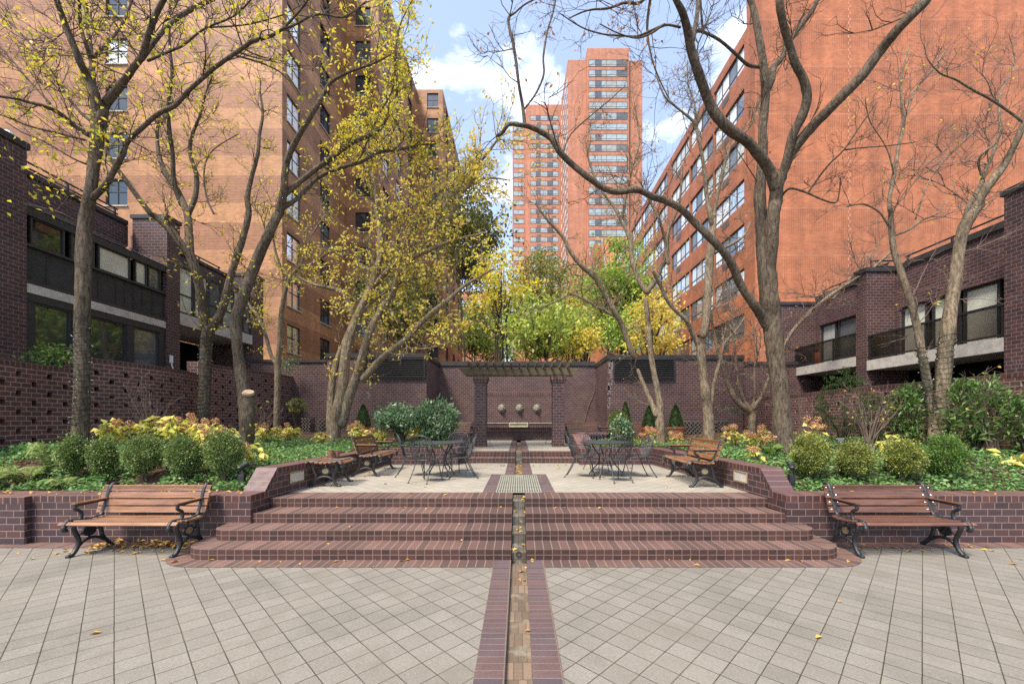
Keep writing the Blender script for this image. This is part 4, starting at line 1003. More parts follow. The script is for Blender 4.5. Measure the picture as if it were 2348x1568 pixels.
# ---------------------------------------------------------------- wrought iron chairs and tables
def chair(label):
    root = empty('iron_chair', (0, 0, 0), 0, label, 'chair', 'wrought iron chairs round the terrace tables')
    m = MB(); m.lathe([(.205, .425), (.215, .432), (.21, .44), (.0005, .43)], (0, 0, 0), 24); m.build('seat', M['iron'], root)
    m = MB(); m.tube([(.215*math.cos(a*math.pi/12), .215*math.sin(a*math.pi/12), .43) for a in range(25)], .010, 6, cap=False); m.build('seat_rim', M['iron'], root, smooth=True)
    # back: hoop with crossing scrolls; the back stands at +y and leans away
    def bk(u, v):                # u across, v up from the seat
        return (u*(1.0), .18+.16*v+.09*(1-(u/.26)**2)*min(1, v*3), .44+v)
    m = MB()
    hoop = [bk(.17*s if v < .15 else 0, v) for s, v in ()]
    pts = [(-.15, 0), (-.2, .12), (-.25, .26), (-.24, .36), (-.17, .435), (0, .465), (.17, .435), (.24, .36), (.25, .26), (.2, .12), (.15, 0)]
    m.tube(arc([bk(*p) for p in pts], 4), .0105, 6); m.build('back_hoop', M['iron'], root, smooth=True)
    m = MB()
    for i in range(-3, 4):
        x = i*.055
        m.tube(arc([bk(x, .0), bk(x*1.25+.02, .15), bk(x*1.2-.03, .28), bk(x*.95, .43-abs(i)*.012)], 4), .0055, 4)
        m.tube(arc([bk(x, .0), bk(x*1.25-.02, .15), bk(x*1.2+.03, .28), bk(x*.95, .43-abs(i)*.012)], 4), .0055, 4)
    m.tube(arc([bk(-.235, .24), bk(-.1, .27), bk(0, .255), bk(.1, .27), bk(.235, .24)], 4), .006, 4)
    m.build('back_lattice', M['iron'], root)
    for s in (-1, 1):
        m = MB(); m.tube(arc([bk(s*.25, .24), (s*.275, .12, .665), (s*.285, -.06, .655), (s*.27, -.15, .625), (s*.245, -.12, .54), (s*.205, -.06, .44)], 4), .0095, 6); m.build('arm', M['iron'], root, smooth=True)
        m = MB(); m.tube(arc([(s*.15, -.14, .43), (s*.17, -.18, .28), (s*.19, -.215, .12), (s*.205, -.25, .008)], 4), .0105, 6); m.lathe([(.02, 0), (.02, .008)], (s*.205, -.25, 0), 8); m.build('leg', M['iron'], root, smooth=True)
        m = MB(); m.tube(arc([(s*.15, .14, .43), (s*.165, .19, .28), (s*.185, .27, .12), (s*.20, .345, .008)], 4), .0105, 6); m.lathe([(.02, 0), (.02, .008)], (s*.20, .345, 0), 8); m.build('leg', M['iron'], root, smooth=True)
    return root
M['iron'] = plain('grey_black_wrought_iron', (.035, .036, .038), .5, .5, .3, 30, bump=.15)
ch = chair('iron chair with its back to the viewer at the left terrace table')
ch.location = (-1.80, 7.92, ZT); ch.rotation_euler = (0, 0, R(180-18))
def chp(x, y, a, lab): place(ch, x, y, ZT, R(a), lab)
chp(-2.28, 8.72, 100, 'iron chair between the left terrace table and the long left bench')
chp(-1.22, 8.40, -75, 'iron chair on the channel side of the left terrace table')
chp(-1.50, 9.45, -12, 'iron chair facing the viewer behind the left terrace table')
chp(1.90, 7.98, 180+15, 'iron chair with its back to the viewer at the right terrace table')
chp(1.34, 8.55, 75, 'iron chair on the channel side of the right terrace table')
chp(2.50, 8.55, -80, 'iron chair between the right terrace table and the right bench')
chp(1.85, 9.6, 12, 'iron chair facing the viewer behind the right terrace table')
c = place(ch, -1.42, 15.7, ZF, R(60), 'iron chair glimpsed just inside the left brick pillar'); c = place(ch, 1.36, 15.7, ZF, R(-60), 'iron chair glimpsed just inside the right brick pillar')
def table(label):
    root = empty('iron_table', (0, 0, 0), 0, label, 'table', 'round wrought iron tables on the terrace')
    m = MB(); m.lathe([(.0005, .70), (.535, .70), (.55, .708), (.55, .726), (.54, .732), (.0005, .728)], (0, 0, 0), 40); m.build('tabletop', M['iron'], root)
    for k in range(4):
        a = math.pi/4+k*math.pi/2; c, s = math.cos(a), math.sin(a); m = MB()
        m.tube(arc([(c*.36, s*.36, .70), (c*.30, s*.30, .6), (c*.17, s*.17, .42), (c*.20, s*.20, .25), (c*.30, s*.30, .14), (c*.40, s*.40, .01)], 5), .0135, 6)
        m.tube(arc([(c*.42, s*.42, .70), (c*.33, s*.33, .66), (c*.26, s*.26, .55), (c*.29, s*.29, .48)], 4), .008, 5)
        m.build('leg', M['iron'], root, smooth=True)
    m = MB(); m.tube([(.2*math.cos(a*math.pi/10), .2*math.sin(a*math.pi/10), .25) for a in range(21)], .009, 6, cap=False); m.build('stretcher', M['iron'], root, smooth=True)
    return root
t1 = table('round grey iron table on the left of the terrace channel'); t1.location = (-1.70, 8.65, ZT)
place(t1, 1.90, 8.75, ZT, .2, 'round grey iron table on the right of the terrace channel')
# ---------------------------------------------------------------- low stone tables beside the pergola
for s, lab in ((-1, 'dark brick block with slab top left of the left pillar'), (1, 'dark brick block with slab top right of the right pillar')):
    r_ = empty('brick_table', (s*2.45, 13.75, ZF), 0, lab, 'table')
    m = MB(); m.box(-.42, -.2, -.25, .25, 0, .42); m.box(.2, .42, -.25, .25, 0, .42); m.box(-.2, .2, -.05, .25, 0, .42); m.build('base', M['brick'], r_)
    m = MB(); m.box(-.5, .5, -.32, .32, .421, .50); m.build('slab', M['captop'], r_, bevel=.01)
# ---------------------------------------------------------------- garden spotlights, post light, canisters
def spot(x, y, Y, label, s=1.0):
    p = at(x, y, Y); z0 = bedz(p.x, Y)-.02
    r_ = empty('garden_spotlight', (p.x, Y, z0), 0, label, 'spotlight')
    m = MB(); m.tube([(0, 0, 0), (0, 0, .34)], .012, 8); m.tube([(.03, 0, 0), (.035, 0, .2)], .008, 6); m.build('stake', M['conc'], r_)
    m = MB(); m.box(-.045, .045, -.03, .03, .12, .28); m.build('junction_box', M['black'], r_, bevel=.006)
    m = MB(); m.M = Matrix.Translation((0, 0, .40)) @ Matrix.Rotation(R(-62), 4, 'X') @ Matrix.Rotation(R(18), 4, 'Y'); m.lathe([(.03, -.07), (.04, -.05), (.042, .05), (.048, .06), (.048, .09), (.04, .085), (.038, .06)], (0, 0, 0), 14); m.build('lamp_head', M['black'], r_)
    m = MB(); m.M = Matrix.Translation((0, 0, .40)) @ Matrix.Rotation(R(-62), 4, 'X') @ Matrix.Rotation(R(18), 4, 'Y'); m.lathe([(.038, .066), (.0005, .07)], (0, 0, 0), 14); m.build('lens', M['stud'], r_)
    return r_
spot(555, 1118, 6.35, 'black stake spotlight between the front left shrubs and sloped brick end')
spot(1815, 1118, 6.35, 'black stake spotlight beside the right sloped brick end')
p = at(1925, 1000, 8.6); r_ = empty('junction_post', (p.x, 8.6, bedz(p.x, 8.6)), 0, 'grey box on a short post among the right bed plants', 'utility box')
m = MB(); m.box(-.02, .02, -.02, .02, 0, .28); m.build('post', M['conc'], r_)
m = MB(); m.box(-.07, .07, -.04, .04, .28, .36); m.tube([(-.09, 0, .33), (.09, 0, .33)], .03, 8); m.build('box', M['stud'], r_, bevel=.006)
for dx, lab in ((0, 'larger rusty canister on the left terrace wall'), (.085, 'smaller rusty canister on the left terrace wall')):
    p = at(759, 1044, 8.2); m = MB(); k = 1 if dx == 0 else .9
    m.lathe([(.0005, 0), (.055*k, 0), (.055*k, .10*k), (.05*k, .13*k), (.055*k, .135*k), (.055*k, .145*k), (.0005, .145*k)], (0, 0, 0), 16); o = m.build('rusty_canister', M['rust']); o.location = (p.x+dx, 8.2+dx, 1.0); tag(o, lab, 'canister')
# ---------------------------------------------------------------- stacks of woven looking paving grids along the walls
def stack(x0, x1, ytop, Y, label, n):
    a, b = at(x0, ytop, Y), at(x1, ytop, Y); rg = random.Random(int(x0))
    r_ = empty('paver_stack', ((a.x+b.x)/2, Y, bedz(a.x, Y)-.03), 0, label, 'stack', 'stacks of grid pavers along the courtyard wall')
    hh = (a.z-r_.location.z)/n; w = (b.x-a.x)/2
    for k in range(n):
        m = MB(); z = k*hh; j = rg.uniform(-.02, .02); nb = max(3, int(w*2/.16)); ph = (k % 2)*.5
        m.box(-w+j, w+j, .06, .38, z, z+hh*.82)
        for i in range(nb):
            x = -w+j+(i+ph)*2*w/nb; x1_ = min(x+2*w/nb*.55, w+j)
            if x1_ > x: m.box(x, x1_, -.03, .065, z+.002, z+hh*.8)
        m.build('grid_paver', M['conc'], r_)
stack(655, 690, 957, 16.9, 'grid paver stack in the left courtyard corner', 8); stack(691, 712, 957, 16.6, 'taller narrow grid paver stack left of the triple trunk', 9); stack(728, 756, 960, 16.5, 'grid paver stack right of the triple trunk', 8)
stack(1563, 1610, 963, 16.6, 'grid paver stack beside the terracotta pot', 8); stack(1640, 1678, 963, 16.6, 'grid paver stack right of the grey trunk', 8)
# ---------------------------------------------------------------- terracotta pots
def pot(x, Y, w, label):
    p = at(x, 990, Y); o = empty('terracotta_pot', (p.x, Y, bedz(p.x, Y)), 0, label, 'pot')
    m = MB(); h = .40; m.lathe([(.0005, 0), (w*.7, 0), (w*.92, h*.8), (w*.93, h*.86), (w*1.02, h*.87), (w*1.05, h), (w*.95, h), (w*.9, h*.9), (.0005, h*.9)], (0, 0, 0), 28); m.build('pot_body', M['terra'], o, smooth=False)
    return o
pot(1490, 15.4, .34, 'wide terracotta pot left of the forked trunk'); pot(1550, 15.4, .34, 'wide terracotta pot right of the forked trunk'); pot(1418, 15.2, .36, 'terracotta pot under the round clipped ball'); pot(833, 15.6, .34, 'terracotta pot behind the yellow hydrangeas')
# ================================================================ TREES
ZN = {0: (0, 0, 1), 1: (0, 0, .34993), 2: (731.5, 0, .34993), 3: (1524, 0, .35101), 4: (0, 487.7, .34993), 5: (731.5, 487.7, .34993), 6: (1524, 487.7, .35101), 7: (1463, 762, .17497)}
def smooth(P, n=3):
    out = []
    for i in range(len(P)-1):
        a = P[max(i-1, 0)]; b = P[i]; c = P[i+1]; d = P[min(i+2, len(P)-1)]
        for k in range(n):
            t = k/n; out.append(.5*((2*b)+(c-a)*t+(2*a-5*b+4*c-d)*t*t+(3*b-a-3*c+d)*t*t*t))
    out.append(P[-1]); return out
def tree(label, Y, limbs, bark, twigs=(6, .9), leaf=None, seed=1, cat='tree', zb=None, name='tree', lpos=None, lightness=None):
    """limbs: (zone, [(x, y, r)...], lean in depth); limbs join the nearest earlier limb"""
    rg = random.Random(seed); rn = np.random.default_rng(seed)
    first = limbs[0]; x0, y0, sc_ = ZN[first[0]]
    root = None; built = []; TW = MB(); m = MB(); LP = []; LD = []
    for li, (zone, pts, dY) in enumerate(limbs):
        x0, y0, s = ZN[zone]; v = [(x0+p[0]*s, y0+p[1]*s, p[2]*s) for p in pts]
        Ys = Y; joined = False
        if built:
            bx, by, br = v[0]; best = None
            for p, r in built:
                q = px(p); d = (q[0]-bx)**2+(q[1]-by)**2
                if best is None or d < best[0]: best = (d, p)
            Ys = best[1][1]; joined = best[0] < 60**2
        n = len(v); P = []; rad = []; cum = [0]
        for i in range(1, n): cum.append(cum[-1]+math.hypot(v[i][0]-v[i-1][0], v[i][1]-v[i-1][1]))
        for i, (x, y, r) in enumerate(v):
            yy = Ys+dY*cum[i]/max(cum[-1], 1)+(rg.uniform(-.06, .06) if i else 0)
            ax, ay = v[min(i+1, n-1)][0]-v[max(i-1, 0)][0], v[min(i+1, n-1)][1]-v[max(i-1, 0)][1]; al = math.hypot(ax, ay)+1e-6
            ex, ey = x-CX, y-YH; el = math.hypot(ex, ey)+1e-6; cn = abs((-ay*ex+ax*ey)/(al*el)); ct2 = 1/(1+(el/FV)**2)
            P.append(at(x, y, yy)); rad.append(max(r*yy/FV*.98/math.sqrt(cn*cn/ct2+1-cn*cn), .006))
        if not built:
            zbase = bedz(P[0].x, Y)-.12
            if P[0].z > zbase: P.insert(0, Vector((P[0].x, Y, zbase))); rad.insert(0, rad[0]*1.18)
        Q = smooth(P, 4); RR_ = []
        for i in range(len(P)-1):
            for k in range(4): RR_.append(rad[i]+(rad[i+1]-rad[i])*k/4)
        RR_.append(rad[-1])
        if min(rad) > .03:
            RR_ = [r*(1+rg.uniform(-.05, .05)) for r in RR_]
        m.tube(Q, RR_, 18 if max(rad) > .1 else 8 if max(rad) > .04 else 6, rnd=2 if dY == -.05 else True)
        built += list(zip(Q, RR_))
        # twigs
        nt = twigs[0]*sum((b-a).length for a, b in zip(Q, Q[1:]))*(1 if max(rad) < .09 else .45)
        for _ in range(int(nt)):
            t = rg.random()**.7
            if li == 0 and t < .55: continue
            i = min(int(t*(len(Q)-1)), len(Q)-2); p = Q[i].lerp(Q[i+1], rg.random()); tn = (Q[i+1]-Q[i]).normalized()
            d = (tn*rg.uniform(.2, 1.0)+Vector((rg.gauss(0, 1), rg.gauss(0, 1), rg.gauss(.35, .7)))*.8).normalized()
            L = twigs[1]*rg.uniform(.4, 1.5); r0 = min(RR_[i]*.45, .004+.010*L)
            grow(TW, rg, p, d, L, r0, 2, LP, LD)
    root = empty(name, tuple(built[0][0]), 0, label, cat)
    inv = Matrix.Translation(-built[0][0])
    o = m.build('trunk', M[bark], root, smooth=True); o.matrix_parent_inverse = inv
    if TW.v: o = TW.build('branches', M[lightness or bark], root, smooth=True); o.matrix_parent_inverse = inv
    if leaf:
        mat, num, L, W, droop, sel = leaf; P = np.array([tuple(p) for p in LP]); D = np.array([tuple(d) for d in LD])
        vx = CX+FV*P[:, 0]/P[:, 1]; vy = YH-FV*(P[:, 2]-H)/P[:, 1]
        wgt = np.array([sel(a, b) for a, b in zip(vx, vy)]) if sel else np.ones(len(P)); 
        # leaves hang together in sprays
        wgt = wgt*(rn.random(len(P))**2+.02); wgt /= wgt.sum()
        idx = rn.choice(len(P), num, p=wgt); pos = P[idx]+rn.normal(size=(num, 3))*.05
        d = D[idx]*.5+rdir(rn, num); d[:, 2] -= droop
        nn = rdir(rn, num, .6)
        o = leaves('leaves', pos, d, nn, rn.uniform(.7, 1.25, num)*L, rn.uniform(.8, 1.2, num)*W, M[mat], root); o.matrix_parent_inverse = inv
    return root
def grow(TW, rg, p, d, L, r, depth, LP, LD):
    n = 4 if depth else 3; P = [p.copy()]; q = p.copy()
    for k in range(n):
        d = (d+Vector((rg.gauss(0, .22), rg.gauss(0, .22), rg.gauss(.05, .2)))).normalized(); q = q+d*L/n; P.append(q.copy())
        LP.append(q.copy()); LD.append(d.copy())
        if depth and k >= 0 and rg.random() < .75:
            for _ in range(1 if depth < 2 else 2):
                e = (d*.9+Vector((rg.gauss(0, .6), rg.gauss(0, .6), rg.gauss(.1, .5)))).normalized()
                grow(TW, rg, q, e, L*rg.uniform(.35, .65), r*.62, depth-1, LP, LD)
    TW.tube(P, [max(r*(1-.7*i/n), .0022) for i in range(n+1)], 4 if r > .006 else 3, cap=False)
YEL = lambda x, y: 1 if (y < 330 or x < 300) else .35
t = tree('large leaning tree with sparse yellow leaves, wrapped in lights, at far left', 8.0, [
 (4, [(520, 1560, 66), (530, 1300, 63), (535, 1050, 60), (538, 750, 56), (545, 500, 58), (552, 250, 58), (556, 60, 54), (585, -104, 49), (610, -244, 43), (640, -414, 42), (655, -544, 44), (670, -634, 44), (688, -704, 40), (730, -770, 36)], .1),
 (1, [(660, 740, 30), (625, 620, 30), (580, 520, 28), (530, 420, 27), (490, 320, 25), (430, 170, 23), (375, 10, 21), (340, -90, 20)], -.8),
 (1, [(600, 1150, 34), (612, 950, 32), (618, 760, 28), (612, 600, 24), (600, 400, 20), (592, 300, 16), (570, 150, 14), (560, -40, 13)], 1.2),
 (1, [(596, 390, 16), (560, 280, 15), (530, 180, 13), (518, -20, 12)], -.5),
 (1, [(600, 390, 15), (650, 335, 14), (740, 245, 13), (800, 160, 12), (840, 70, 11), (875, -20, 10)], .6),
 (1, [(685, 700, 38), (750, 610, 35), (820, 520, 32), (880, 440, 30), (930, 370, 28), (960, 270, 27), (1000, 150, 26), (1040, 60, 25), (1090, -30, 24)], -.6),
 (1, [(930, 390, 22), (985, 310, 22), (1050, 225, 22), (1150, 130, 21), (1270, 55, 20), (1400, -5, 17)], .8),
 (1, [(970, 400, 13), (1060, 360, 13), (1140, 325, 12), (1200, 300, 11), (1290, 225, 11), (1370, 175, 10), (1500, 125, 9), (1580, 70, 9), (1650, -10, 8)], -1.0),
 (1, [(1380, 180, 8), (1560, 170, 7), (1700, 145, 7), (1860, 95, 5), (1980, 30, 4)], .4),
 (1, [(605, 1300, 30), (690, 1215, 27), (750, 1110, 25), (805, 1010, 24), (835, 930, 23), (930, 840, 21), (1040, 745, 20), (1150, 690, 20), (1230, 600, 20), (1320, 520, 19), (1400, 450, 19), (1490, 385, 18), (1600, 310, 18), (1660, 270, 17), (1780, 235, 15), (1870, 180, 13)], -1.2),
 (1, [(1860, 185, 12), (1930, 110, 11), (1990, 40, 10), (2040, -30, 9)], -.3),
 (1, [(1840, 200, 12), (1950, 155, 11), (2040, 105, 10), (2130, 97, 10), (2230, 115, 9), (2290, 95, 8), (2400, 10, 7)], .4),
 (1, [(1540, 365, 7), (1700, 410, 6), (1830, 470, 5), (1900, 540, 4)], .3),
 (1, [(590, 890, 17), (500, 835, 14), (400, 750, 13), (300, 700, 12), (180, 668, 11), (90, 645, 10), (-30, 630, 9)], -.8),
 (1, [(600, 800, 10), (520, 730, 9), (440, 630, 8), (370, 510, 8), (290, 410, 7), (200, 290, 6), (110, 190, 5), (-20, 50, 4)], .7),
 (1, [(560, 920, 8), (400, 880, 7), (200, 830, 6), (100, 790, 5), (-20, 745, 4)], -.5),
 (1, [(330, 680, 7), (200, 540, 6), (100, 420, 6), (-20, 290, 5)], .3),
 (1, [(575, 1080, 7), (480, 1040, 5), (380, 980, 5), (270, 920, 4), (150, 870, 4), (40, 800, 3)], -.3),
 (4, [(500, 60, 5), (420, 10, 4), (330, -20, 3), (160, -60, 3)], -.3),
], 'barkm', (5.0, .8), ('lf_yel', 2000, .10, .052, .5, YEL), 11)
t = tree('wrapped tree trunk forking low in front of the black glazed balcony', 12.0, [
 (4, [(1325, 1420, 44), (1340, 1200, 43), (1345, 1000, 42), (1350, 860, 43), (1365, 770, 46)], 0),
 (4, [(1350, 760, 38), (1330, 640, 34), (1315, 520, 33), (1285, 390, 32), (1245, 280, 32), (1185, 205, 27), (1110, 110, 23), (1030, 35, 20), (975, -10, 17), (880, -135, 16), (800, -245, 15), (720, -360, 12), (690, -420, 9)], -1.0),
 (4, [(1245, 280, 30), (1240, 150, 28), (1225, 0, 24), (1160, -145, 21), (1080, -265, 19), (1040, -390, 15), (1030, -520, 13), (1045, -640, 10)], .8),
 (1, [(1235, 1400, 22), (1280, 1290, 20), (1288, 1150, 17), (1245, 1000, 15), (1262, 880, 13), (1310, 760, 10), (1345, 620, 7), (1400, 480, 5)], .3),
 (1, [(1190, 1340, 20), (1140, 1200, 18), (1130, 1000, 16), (1106, 800, 15), (1106, 650, 14), (1128, 480, 13), (1112, 300, 10), (1110, 100, 9), (1120, -40, 8)], -.7),
 (4, [(1390, 750, 34), (1455, 640, 29), (1500, 460, 27), (1540, 320, 26), (1590, 170, 24), (1630, 10, 22), (1622, -100, 20), (1650, -240, 16), (1690, -390, 14), (1700, -510, 12), (1722, -650, 10), (1700, -800, 8)], .9),
 (1, [(1400, 1400, 8), (1350, 1280, 7), (1340, 1100, 6), (1400, 980, 5), (1560, 880, 4)], .3),
], 'barkm', (5.2, .75), ('lf_yel', 1300, .10, .05, .5, None), 12)
t = tree('tree with a freshly sawn limb low on its leaning trunk', 10.0, [
 (4, [(1615, 1520, 50), (1612, 1350, 46), (1605, 1220, 46), (1585, 1090, 42), (1562, 950, 38), (1550, 830, 38), (1542, 710, 40), (1585, 580, 42), (1635, 440, 40), (1695, 280, 40), (1765, 130, 36), (1830, 0, 34)], .3),
 (4, [(1625, 1480, 46), (1625, 1350, 46), (1630, 1250, 47), (1632, 1178, 46)], -.05),
 (1, [(1830, 1394, 33), (1860, 1250, 27), (1880, 1060, 24), (1950, 900, 22), (2050, 740, 20), (2110, 640, 18), (2160, 550, 14), (2270, 480, 12), (2440, 420, 9), (2560, 360, 6)], -1.2),
 (1, [(1850, 1290, 24), (1960, 1195, 20), (2060, 1115, 20), (2160, 1045, 20), (2300, 940, 18), (2430, 880, 16), (2510, 820, 12), (2590, 640, 8), (2620, 480, 6)], .8),
 (1, [(1830, 1380, 20), (1950, 1300, 16), (2090, 1160, 15), (2265, 1090, 14), (2360, 1065, 13), (2480, 1000, 12), (2610, 980, 12), (2740, 955, 10), (2850, 930, 7)], 1.2),
 (2, [(270, 1030, 8), (390, 760, 8), (480, 590, 7), (500, 420, 6), (520, 200, 5), (600, 20, 4)], -.4),
], 'barkm', (5.5, .8), ('lf_yel', 3300, .10, .052, .5, lambda x, y: 1 if x > 740 else .18), 13)
m = MB(); P_ = at(571.5, 899.5, 9.95); n = 24
ring = [(.125*(1+.12*math.sin(3*k*.26+1))*math.cos(2*math.pi*k/n), .13*math.sin(2*math.pi*k/n)*(1+.1*math.cos(2*k*.26))) for k in range(n)]
m.prism(ring, -.05, .012); o = m.build('sawn_face', M['cut'], t); o.matrix_parent_inverse = Matrix.Translation(-t.location); o.location = (P_.x, P_.y-.05, P_.z); o.rotation_euler = (R(30), R(8), 0)
tree('slender grey tree with two stems in front of the left courtyard corner', 15.0, [
 (4, [(1815, 1420, 24), (1818, 1200, 22), (1820, 1000, 23), (1830, 900, 20), (1840, 700, 18), (1860, 560, 16), (1890, 450, 15), (1950, 370, 12), (2050, 330, 10), (2160, 260, 8), (2270, 240, 6)], -.5),
 (4, [(1810, 990, 16), (1775, 930, 14), (1740, 800, 13), (1690, 680, 11), (1630, 600, 9), (1600, 500, 6)], .4),
 (4, [(1890, 450, 11), (1830, 330, 9), (1795, 200, 8), (1790, 60, 6), (1830, -80, 4)], -.5),
 (4, [(1900, 440, 9), (1990, 300, 8), (2040, 150, 6), (2130, 20, 5)], .5),
], 'bark', (5.5, .7), ('lf_yel', 1100, .10, .05, .5, None), 14)
tree('three stemmed tree leaning right with dense golden leaves, left of the pergola', 12.5, [
 (5, [(95, 1500, 52), (105, 1380, 44), (125, 1280, 42), (155, 1130, 36), (180, 900, 33), (240, 710, 30), (310, 560, 29), (365, 420, 26), (400, 300, 22), (402, 150, 19), (395, 0, 17), (385, -50, 16), (350, -240, 11), (310, -320, 8), (330, -500, 5)], .4),
 (5, [(75, 1440, 30), (75, 1250, 26), (90, 1100, 24), (125, 950, 22), (185, 810, 22), (220, 700, 19), (200, 610, 16), (150, 520, 14), (60, 490, 12), (-40, 470, 9), (-140, 420, 6)], 1.0),
 (5, [(150, 1380, 36), (195, 1220, 33), (240, 1090, 31), (285, 940, 29), (330, 790, 27), (400, 650, 23), (475, 540, 22), (520, 420, 20), (565, 350, 19), (640, 280, 15), (780, 220, 12), (900, 175, 9), (1100, 130, 7)], -.8),
 (5, [(375, 470, 20), (430, 400, 19), (520, 325, 19), (640, 230, 18), (760, 130, 16), (850, 40, 14), (890, -25, 13), (930, -115, 12), (1000, -205, 12), (1040, -305, 11), (1100, -385, 10), (1160, -465, 9), (1185, -500, 8)], -1.0),
 (5, [(290, 1090, 26), (370, 995, 24), (455, 915, 23), (560, 840, 22), (640, 750, 19), (760, 640, 17), (860, 560, 14), (950, 480, 12), (1050, 420, 9), (1140, 370, 7)], -1.2),
 (5, [(470, 900, 10), (580, 890, 9), (700, 890, 7), (850, 850, 6), (940, 790, 4)], -.4),
 (5, [(400, 60, 13), (460, 45, 11), (560, -5, 10), (660, -70, 10), (770, -135, 9), (880, -185, 8), (1010, -215, 8), (1150, -225, 6), (1250, -210, 4)], .8),
 (5, [(400, 100, 12), (360, -60, 10), (310, -300, 8), (380, -420, 6), (480, -560, 5)], .6),
 (5, [(240, 700, 10), (330, 600, 8), (500, 480, 7), (640, 430, 6), (800, 400, 4)], -.9),
 (5, [(520, 420, 9), (560, 200, 8), (640, 60, 7), (700, -100, 5)], .5),
], 'bark', (5.5, 1.0), ('lf_gold', 7800, .11, .062, .45, lambda x, y: 1 if y < 760 else .45), 15)
tree('two stemmed tree with a few rusty leaves between the terracotta pots', 13.0, [
 (7, [(295, 1400, 66), (290, 1200, 62), (285, 1080, 56), (285, 950, 50), (245, 720, 40), (195, 450, 36), (165, 250, 34), (145, 0, 34), (135, -80, 34), (120, -260, 36), (95, -430, 34)], 0),
 (7, [(240, 1080, 42), (205, 990, 38), (130, 820, 33), (60, 650, 29), (0, 500, 26)], .3),
 (5, [(2065, 950, 14), (2040, 890, 18), (1990, 750, 18), (1940, 650, 18), (1880, 540, 17), (1800, 420, 16), (1720, 350, 15), (1650, 260, 14), (1590, 150, 12), (1490, 40, 9), (1420, -60, 6)], -.8),
 (5, [(1960, 690, 12), (1900, 655, 11), (1830, 620, 10), (1740, 570, 9), (1650, 535, 8), (1560, 580, 6), (1430, 630, 5)], .4),
 (5, [(2145, 520, 20), (2090, 430, 17), (2050, 300, 16), (2040, 180, 15), (1985, 60, 13), (1930, -40, 10), (1850, -150, 9), (1780, -300, 7), (1740, -480, 5)], .7),
 (5, [(2150, 520, 20), (2200, 450, 16), (2245, 350, 15), (2280, 240, 13), (2290, 120, 11), (2360, -60, 9), (2380, -300, 7)], -.6),
 (5, [(1985, 60, 9), (2010, -100, 9), (2060, -330, 8), (2100, -480, 6), (2070, -700, 5)], .4),
], 'bark', (4.5, .8), ('lf_rust', 500, .08, .042, .5, None), 16)
tree('stout grey trunk with a raised left fork right of the second terracotta pot', 12.5, [
 (7, [(930, 1420, 90), (925, 1300, 80), (922, 1150, 72), (905, 950, 68), (885, 800, 66), (862, 600, 58), (835, 380, 60), (820, 200, 64)], 0),
 (7, [(810, 190, 44), (765, 100, 38), (705, 0, 34), (640, -150, 32), (500, -280, 30), (380, -420, 28), (300, -600, 26), (200, -800, 24)], -.6),
 (6, [(25, 330, 14), (5, 200, 12), (-30, 60, 10), (-90, -60, 8), (-160, -200, 6)], -.4),
 (6, [(255, 800, 28), (272, 700, 28), (280, 550, 28), (288, 400, 28), (300, 250, 27), (315, 100, 24), (320, 0, 20)], .3),
 (3, [(310, 1480, 19), (300, 1420, 18), (270, 1260, 15), (258, 1100, 14), (220, 900, 12), (190, 800, 11), (100, 720, 9), (0, 630, 7), (-60, 480, 4)], -.6),
 (3, [(315, 1430, 14), (350, 1250, 12), (390, 1080, 11), (440, 950, 9), (560, 820, 6), (620, 640, 4)], .5),
 (3, [(210, 870, 8), (200, 700, 7), (150, 540, 6), (150, 400, 5)], .5),
 (7, [(960, 950, 30), (985, 750, 28), (1030, 520, 25), (1065, 410, 23), (1100, 290, 18), (1130, 150, 15), (1200, 60, 13), (1280, -20, 10), (1400, -200, 8)], -.3),
 (6, [(330, 260, 12), (430, 210, 10), (520, 150, 8), (560, 60, 5)], .4),
], 'bark', (5, .8), ('lf_rust', 160, .07, .04, .5, None), 17)
tree('vase shaped grey tree forking into four stems right of the grid paver stacks', 15.0, [
 (7, [(1495, 1330, 55), (1490, 1200, 50), (1488, 1080, 54), (1470, 1000, 54)], 0),
 (7, [(1455, 1030, 46), (1370, 970, 44), (1260, 850, 38), (1170, 650, 32), (1110, 430, 29), (1060, 300, 27), (1020, 130, 24), (990, 0, 22), (965, -250, 15), (1060, -420, 12), (1170, -700, 9), (1230, -1000, 7)], -.7),
 (7, [(1450, 990, 28), (1395, 900, 24), (1340, 750, 22), (1300, 600, 20), (1280, 400, 19), (1270, 200, 17), (1240, 0, 15), (1230, -300, 12), (1200, -600, 9)], .5),
 (7, [(1490, 1000, 28), (1515, 900, 25), (1530, 780, 22), (1520, 620, 20), (1530, 450, 19), (1560, 300, 17), (1540, 100, 15), (1500, -60, 10)], .7),
 (7, [(1500, 1020, 32), (1560, 920, 29), (1630, 820, 26), (1690, 650, 23), (1780, 450, 20), (1900, 200, 22), (1980, 60, 22), (2060, -60, 24), (2300, -310, 24), (2500, -470, 24), (2750, -640, 22), (3050, -820, 20), (3380, -1120, 14)], -1.0),
 (6, [(1100, 560, 9), (1180, 470, 8), (1250, 390, 7), (1350, 280, 5), (1420, 150, 4)], .3),
], 'bark', (5.5, .9), ('lf_rust', 420, .07, .04, .5, lambda x, y: 1 if x > 1750 and y > 650 else .2), 18, lightness='twig')
